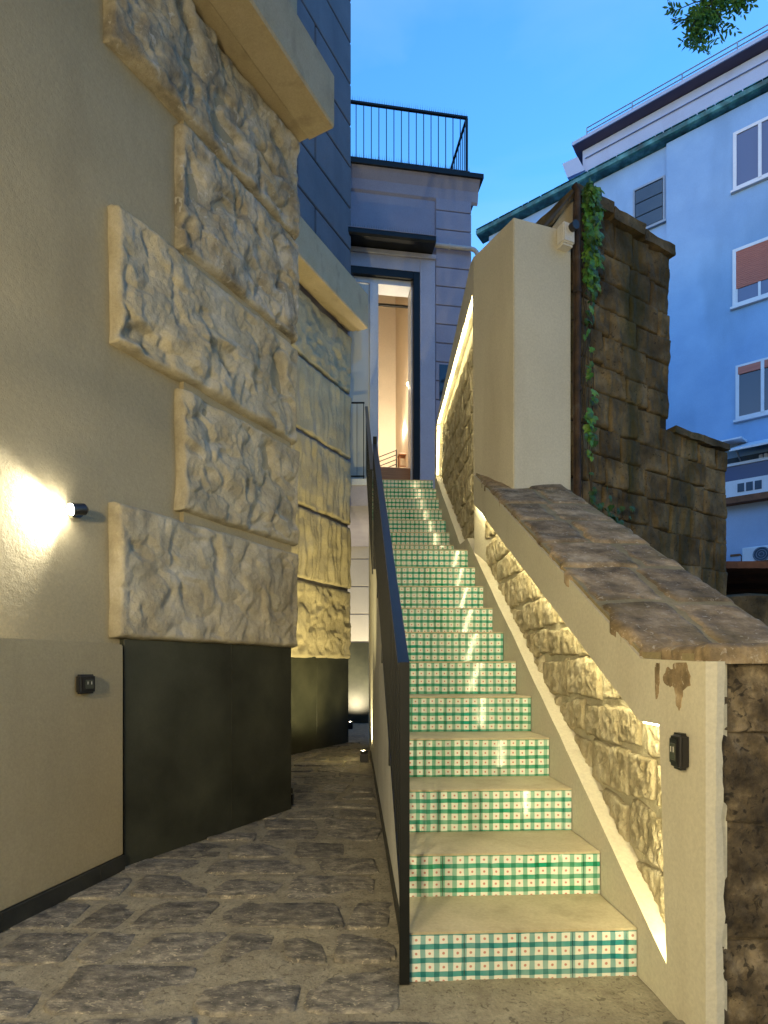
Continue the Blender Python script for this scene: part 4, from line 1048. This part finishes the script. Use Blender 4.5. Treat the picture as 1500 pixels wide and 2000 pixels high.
# ------------------------------------------------------------------ apartment house at right
def apartment():
    ap = thing('apartment_house', 'white apartment house with green copper eaves and set back top storey', 'apartment building', G.p(-6, 0, 0))
    g = G
    sL = g.s_at(955); sR = 16.0
    ze = g.z(955, 462)        # wall top under the eave
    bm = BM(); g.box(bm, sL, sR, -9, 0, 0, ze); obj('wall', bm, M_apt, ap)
    sp = g.s_at(1303)
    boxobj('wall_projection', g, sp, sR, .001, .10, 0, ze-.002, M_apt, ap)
    # eave with copper gutter
    zo = ze+.04
    bm = BM(); g.prof(bm, [(-.2,ze+.001),(.24,zo),(.30,zo+.03),(.33,zo+.13),(.30,zo+.16),(-.2,zo+.34)], sL-.35, sR); obj('eave', bm, M_copper, ap)
    rnd = random.Random(8)
    bm = BM(); s = sL-.33
    while s < 9:
        w = .22; zt_ = zo+.26+rnd.uniform(0,.02)
        g.prof(bm, [(-.2,zo+.345),(.29,zo+.165),(.34,zo+.165),(.33,zo+.19),(-.2,zo+.38)], s, s+w*rnd.uniform(.8,.97)); s += w
    o = obj('roof_tile', bm, M_copper, ap, kind='stuff')
    # drops / brackets of light along the gutter
    # top storey set back
    sT = g.s_at(1138, -1.2); z1 = g.z(1138, 285, -1.0)
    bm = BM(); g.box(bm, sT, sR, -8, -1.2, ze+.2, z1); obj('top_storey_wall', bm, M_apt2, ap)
    zs = g.z(1118, 284, -.85)
    bm = BM(); g.prof(bm, [(-1.19,zs-.05),(-.88,zs),(-.88,zs+.07),(-8,zs+.08),(-8,zs-.05)], g.s_at(1118,-.88), sR); obj('roof_slab', bm, M_soffit, ap)
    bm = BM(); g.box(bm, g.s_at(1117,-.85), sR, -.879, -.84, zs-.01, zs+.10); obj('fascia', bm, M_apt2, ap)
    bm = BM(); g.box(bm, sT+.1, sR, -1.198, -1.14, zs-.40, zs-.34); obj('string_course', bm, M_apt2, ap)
    # lower canopy at the left end of the top storey
    zc = g.z(1100, 322, -1.0)
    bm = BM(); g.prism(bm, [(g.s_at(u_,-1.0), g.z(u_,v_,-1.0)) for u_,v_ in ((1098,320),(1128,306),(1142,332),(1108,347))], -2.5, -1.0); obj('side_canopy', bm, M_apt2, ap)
    # roof railing
    rr = thing('roof_railing', 'thin metal railing along the roof edge of the apartment house', 'railing', g.p(0, -.9, zs+.10))
    s0 = g.s_at(1146, -.9); zr = zs+.10; hgt = g.z(1146, 250, -.9)-zr
    for f in (1.0, .45):
        bm = BM(); tube(bm, [g.p(s0, -.9, zr+hgt*f), g.p(sR, -.9, zr+hgt*f)], .018, 6); obj('bar', bm, M_winb, rr)
    s = s0
    while s < 12:
        bm = BM(); tube(bm, [g.p(s, -.9, zr), g.p(s, -.9, zr+hgt)], .018, 6); obj('post', bm, M_winb, rr); s += 1.45
    # windows
    def win(u0, v0, v1, wd, kind, off=.10, u1=None):
        a0 = g.s_at(u0, off); a1 = a0+wd if u1 is None else g.s_at(u1, off)
        z1_, z0_ = g.z(u0, v0, off), g.z(u0, v1, off)
        fm = M_winf if kind != 'louvre' else M_winb
        w = obj_frame(a0, a1, z0_, z1_, off, fm)
        if kind == 'louvre':
            for k in range(3):
                h = (z1_-z0_-.12)/3
                boxobj('louvre_panel', g, a0+.06, a1-.06, off+.006, off+.03, z0_+.06+h*k+.01, z0_+.06+h*(k+1)-.01, M_louvre, w, .01)
        if kind in ('plain', 'box'):
            mid = (a0+a1)/2
            boxobj('mullion', g, mid-.04, mid+.04, off+.021, off+.06, z0_+.06, z1_-.06, M_winf, w)
            boxobj('pane', g, a0+.06, mid-.04, off+.004, off+.02, z0_+.06, z1_-.06, M_glass2 if kind == 'plain' else M_glass, w)
            boxobj('pane', g, mid+.04, a1-.06, off+.004, off+.02, z0_+.06, z1_-.06, M_glass2 if kind == 'plain' else M_glass, w)
            if kind == 'box': boxobj('shutter_box', g, a0+.06, a1-.06, off+.021, off+.055, z1_-.26, z1_-.061, M_shut, w)
        if kind == 'shut':
            zsb = z0_+.30*(z1_-z0_)
            k = 0; zz = zsb
            while zz < z1_-.07:
                boxobj('shutter_slat', g, a0+.06, a1-.06, off+.01, off+.035, zz, zz+.046, M_shut, w, .006); zz += .052
            mid = (a0+a1)/2
            boxobj('pane', g, a0+.06, a1-.06, off+.002, off+.009, z0_+.06, zsb-.004, M_glass2, w)
            for q in (a0+.06, mid-.03, a1-.12): boxobj('sash', g, q, q+.06, off+.010, off+.028, z0_+.06, zsb-.004, M_winf, w)
        boxobj('sill', g, a0-.05, a1+.05, off-.02, off+.10, z0_-.06, z0_-.001, M_winf if kind != 'louvre' else M_winb, w)
    def obj_frame(a0, a1, z0, z1, off, m):
        bm = BM()
        t_ = .05 if m is M_winb else .085
        g.box(bm, a0, a1, off+.001, off+.045, z0, z0+t_); g.box(bm, a0, a1, off+.001, off+.045, z1-t_, z1)
        g.box(bm, a0, a0+t_, off+.001, off+.045, z0+t_+.0005, z1-t_-.0005); g.box(bm, a1-t_, a1, off+.001, off+.045, z0+t_+.0005, z1-t_-.0005)
        bm2 = bm
        w = obj('window', bm2, m, ap)
        boxobj('dark_opening', g, a0+t_+.001, a1-t_-.001, off+.0005, off+.0015, z0+t_, z1-t_, M_glass, w)
        return w
    win(1432, 262, 375, 1.25, 'plain')
    win(1237, 373, 459, 0, 'louvre', .0, 1299)
    win(1431, 490, 602, 1.25, 'shut')
    win(1437, 716, 822, 1.25, 'box')
    for k in range(3):   # further windows outside the frame, same facade
        z_ = g.z(1432, 375, .1)-k*3.15
        w = obj_frame(5.0, 6.6, z_, z_+1.5, .10, M_winf)
    # balcony: slab, glazed parapet, curtains, awning
    s0 = g.s_at(1385, 1.2); 
    zb = g.z(1465, 965, 1.2); o1 = 1.2
    boxobj('balcony_slab', g, s0, 6, .101, o1, zb-.16, zb, M_rust, ap)
    zt1 = g.z(1465, 875, 1.5)
    boxobj('balcony_room_wall', g, s0, 6, .101, .14, zb+.001, zt1+.25, M_louvre, ap)
    boxobj('parapet_panel', g, s0, 6, o1-.06, o1-.03, zb+.001, zb+.42, M_awn, ap)
    boxobj('parapet_glass', g, s0, 6, o1-.052, o1-.04, zb+.425, zb+.80, M_glass2, ap)
    boxobj('parapet_rail', g, s0, 6, o1-.08, o1-.01, zb+.801, zb+.87, M_winf, ap)
    sv = g.s_at(1440, o1)
    for k in range(3): boxobj('vent_panel', g, sv+.19*k, sv+.19*k+.15, o1-.029, o1-.018, zb+.10, zb+.32, M_louvre, ap)
    sc0 = g.s_at(1482, .9)
    for k in range(5): boxobj('curtain_fold', g, sc0+.11*k, sc0+.11*k+.09, .85+.03*(k % 2), .90+.03*(k % 2), zb+.01, zt1-.02, M_awn, ap, .02)
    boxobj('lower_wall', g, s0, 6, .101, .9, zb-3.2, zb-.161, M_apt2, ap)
    aw = thing('balcony_awning', 'white sloping awning over the lowest balcony of the apartment house', 'awning', g.p(0, 1, zb+2))
    zt1 = g.z(1465, 875, 1.5)
    bm = BM(); g.prof(bm, [(.101,zt1+.55),(1.55,zt1),(1.55,zt1+.05),(.101,zt1+.60)], g.s_at(1425,1.5), 6); obj('canvas', bm, M_awn, aw)
    bm = BM(); g.prof(bm, [(.101,zt1+.62),(1.2,zt1+.40),(1.2,zt1+.44),(.101,zt1+.68)], g.s_at(1385,1.0), g.s_at(1450,1.0)); obj('upper_canvas', bm, M_awn, aw)
    for s_ in (g.s_at(1432, 1.2), 2.2):
        bm = BM(); tube(bm, [g.p(s_+.1, 1.45, zt1+.02), g.p(s_+.25, .15, zt1-.5)], .02, 6); obj('arm', bm, M_winb, aw)
    # air conditioner on a ledge
    za = g.z(1480, 1101, 1.2)
    boxobj('ledge', g, g.s_at(1400,1.2), 6, .901, 1.7, za-.12, za-.001, M_rust, ap)
    ac = thing('air_conditioner', 'white air conditioner outdoor unit with a round fan grille', 'air conditioner', g.p(g.s_at(1480,1.2), 1.2, za))
    a0 = g.s_at(1449, 1.35); z1_ = g.z(1450, 1070, 1.35)
    boxobj('case', g, a0, a0+.95, 1.0, 1.35, za, z1_, M_awn, ac, .02)
    cx, cz, r_ = a0+.42, (za+z1_)/2, (z1_-za)*.44
    bm = BM(); tube(bm, [g.p(cx, 1.351, cz), g.p(cx, 1.365, cz)], r_, 28); obj('fan_recess', bm, M_louvre, ac)
    for q in (.3, .6, .9):
        bm = BM(); pts = [g.p(cx+r_*q*math.cos(2*math.pi*i/24), 1.372, cz+r_*q*math.sin(2*math.pi*i/24)) for i in range(25)]
        tube(bm, pts, .007, 5); obj('grille_ring', bm, M_winb, ac)
    bxx = thing('storage_box', 'small pale box with a brown lid beside the air conditioner', 'box', g.p(g.s_at(1438,1.3), 1.3, za))
    b0, b1 = g.s_at(1428,1.35), g.s_at(1447,1.35); zq = g.z(1438, 1086, 1.35)
    boxobj('body', g, b0, b1, 1.0, 1.35, za, zq, M_apt2, bxx, .01)
    boxobj('lid', g, b0-.02, b1-.02, .98, 1.37, zq+.001, zq+.05, M_rust, bxx)
apartment()

# ------------------------------------------------------------------ tree whose branch hangs in at top right
def tree():
    rnd = random.Random(17)
    base = Vector((5.6, 3.6, 0))
    t = thing('tree', 'tree with small pointed leaves whose dark branch hangs in at the top right', 'tree', base)
    bm = BM(); tube(bm, [base+Vector(p) for p in ((0,0,0),(.05,.1,1.5),(-.1,.2,3.4),(-.3,.4,5.2),(-.5,.6,7.0))], [.24,.19,.15,.12,.08], 12); obj('trunk', bm, M_bark, t, smooth=True)
    fork = base+Vector((-.45,.55,6.6))
    def PX(u, v, y): return Vector(((u-750)/F*y, y, H+(1305-v)/F*y))
    limb = [fork, fork.lerp(PX(1520,-60,4.8), .5)+Vector((0,0,.25)), PX(1500,-55,4.8), PX(1430,-30,4.9), PX(1385,10,4.9), PX(1362,60,4.9)]
    bm = BM(); tube(bm, limb, [.07,.045,.025,.016,.010,.005], 8)
    twigs = []
    for (u0,v0,u1,v1) in ((1400,-5,1310,25),(1395,0,1345,75),(1380,20,1400,55),(1372,40,1366,95),(1430,-25,1445,5),(1440,-30,1400,30),(1420,-20,1325,50),(1380,15,1330,85),(1385,5,1410,40),(1470,-45,1445,-5),(1410,-12,1350,40)):
        p, q = PX(u0,v0,4.9), PX(u1,v1,4.9+rnd.uniform(-.15,.15)); twigs.append((p,q)); tube(bm, [p, p.lerp(q,.5)+Vector((0,0,.02)), q], [.006,.004,.002], 5)
    obj('branch', bm, M_bark, t)
    # crown outside the frame: a few more limbs with leaf sprays
    bm = BM()
    lim2 = []
    for k in range(7):
        th = -1.2+.55*k; e = fork+Vector((math.cos(th)*1.4+.9, math.sin(th)*1.2-.3, rnd.uniform(.8,2.0)))
        tube(bm, [fork, fork.lerp(e,.5)+Vector((0,0,.2)), e], [.05,.03,.01], 6); lim2.append(e)
    obj('limb', bm, M_bark, t)
    lb = BM(); n_ind = 0
    def spray(bm, p, q, L_, cnt):
        d = (q-p).normalized(); sd = d.cross(Vector((rnd.gauss(0,.4),-1,rnd.gauss(0,.4)))).normalized(); nn = d.cross(sd)
        for i in range(cnt):
            c = p.lerp(q, (i+.5)/cnt)
            for s_ in (-1, 1):
                ax = (sd*s_+d*.55).normalized()
                leafmesh(bm, c+ax*L_*.55, nn+Vector((rnd.gauss(0,.25),rnd.gauss(0,.25),rnd.gauss(0,.25))), ax, L_*rnd.uniform(.85,1.15), False)
        leafmesh(bm, q+d*L_*.5, nn, d, L_, False)
    for p, q in twigs:
        spray(lb, p, q, .062, 6)
        for k in range(7):
            a_ = p.lerp(q, rnd.random()); b_ = a_+Vector((rnd.gauss(-.02,.09), rnd.gauss(0,.09), rnd.gauss(-.07,.06)))
            if (b_-a_).length > .03: spray(lb, a_, a_+(b_-a_).normalized()*rnd.uniform(.10,.19), .055, 5)
    obj('leaflet', lb, M_leaf3, t, kind='stuff', recalc=False)
    cb = BM()
    for e in lim2:
        for k in range(60):
            a_ = e+Vector((rnd.gauss(0,.35),rnd.gauss(0,.35),rnd.gauss(0,.3))); 
            # keep this crown out of the framed sky
            uu = 750+F*a_.x/max(a_.y,.1)
            if uu < 1560: continue
            spray(cb, a_, a_+Vector((rnd.gauss(0,1),rnd.gauss(0,1),rnd.gauss(-.5,.6))).normalized()*.16, .05, 5)
    obj('crown', cb, M_leaf2, t, kind='stuff', recalc=False)
tree()

fill_lantern(-1.5, -.75, 1.95, 520, 'added black fill lantern, unseen close behind the viewpoint by the left wall')
fill_lantern(-1.4, -3.6, 1.75, 900, 'added black fill lantern, unseen behind the viewpoint on the left')
fill_lantern(3.7, -2.6, 3.0, 620, 'added black fill lantern, unseen behind the viewpoint on the right')

# unseen house row and tree crown added behind the viewpoint to screen skylight
def added_surroundings():
    rb = thing('added_rear_house', 'plain beige house added unseen behind the viewpoint to screen the sky', 'house', (0, -9, 0))
    fr = Fr((14, -8), (-1, 0))
    bm = BM(); fr.box(bm, 0, 30, -8, 0, 0, 13); obj('wall', bm, M_house, rb)
    for r_ in range(4):
        for k in range(8):
            w = boxobj('window', fr, 1.5+3.5*k, 2.7+3.5*k, .001, .05, 1.2+3.1*r_, 3.0+3.1*r_, M_winf, rb)
            boxobj('pane', fr, 1.58+3.5*k, 2.62+3.5*k, .051, .055, 1.28+3.1*r_, 2.92+3.1*r_, M_glass, w)
    rnd = random.Random(77)
    base = Vector((3.6, -2.6, 0))
    t = thing('tree', 'leafy tree added unseen behind the viewpoint, its crown screening the lane from the sky', 'tree', base)
    bm = BM(); tube(bm, [base, base+Vector((-.1,.1,3)), base+Vector((-.6,.2,5.5)), base+Vector((-1.4,.4,8.2))], [.24,.18,.14,.08], 12)
    for k in range(8):
        th = k*.8; tube(bm, [base+Vector((-.6,.2,5.6)), base+Vector((-.9+1.8*math.cos(th), .3+1.6*math.sin(th), 7.6)), base+Vector((-1.2+3.4*math.cos(th), .3+2.4*math.sin(th), 8.6))], [.09,.05,.02], 6)
    obj('trunk', bm, M_bark, t)
    cb = BM()
    for k in range(17000):
        x = rnd.uniform(-5.0, 5.8); y = rnd.uniform(-6.5, 3.0); z = 8.3+.9*fbm(x*.5, y*.5, 3, 3)+rnd.uniform(-.7, 1.1)
        if ((x-.3)/5.6)**2+((y+1.7)/5)**2 > 1: continue
        if y > .3 and z < H+1.25*y+.6: continue
        leafmesh(cb, Vector((x,y,z)), Vector((rnd.gauss(0,.6),rnd.gauss(0,.6),1)), Vector((rnd.gauss(0,1),rnd.gauss(0,1),0)), rnd.uniform(.14,.26), False)
    obj('crown', cb, M_leaf2, t, kind='stuff', recalc=False)
added_surroundings()
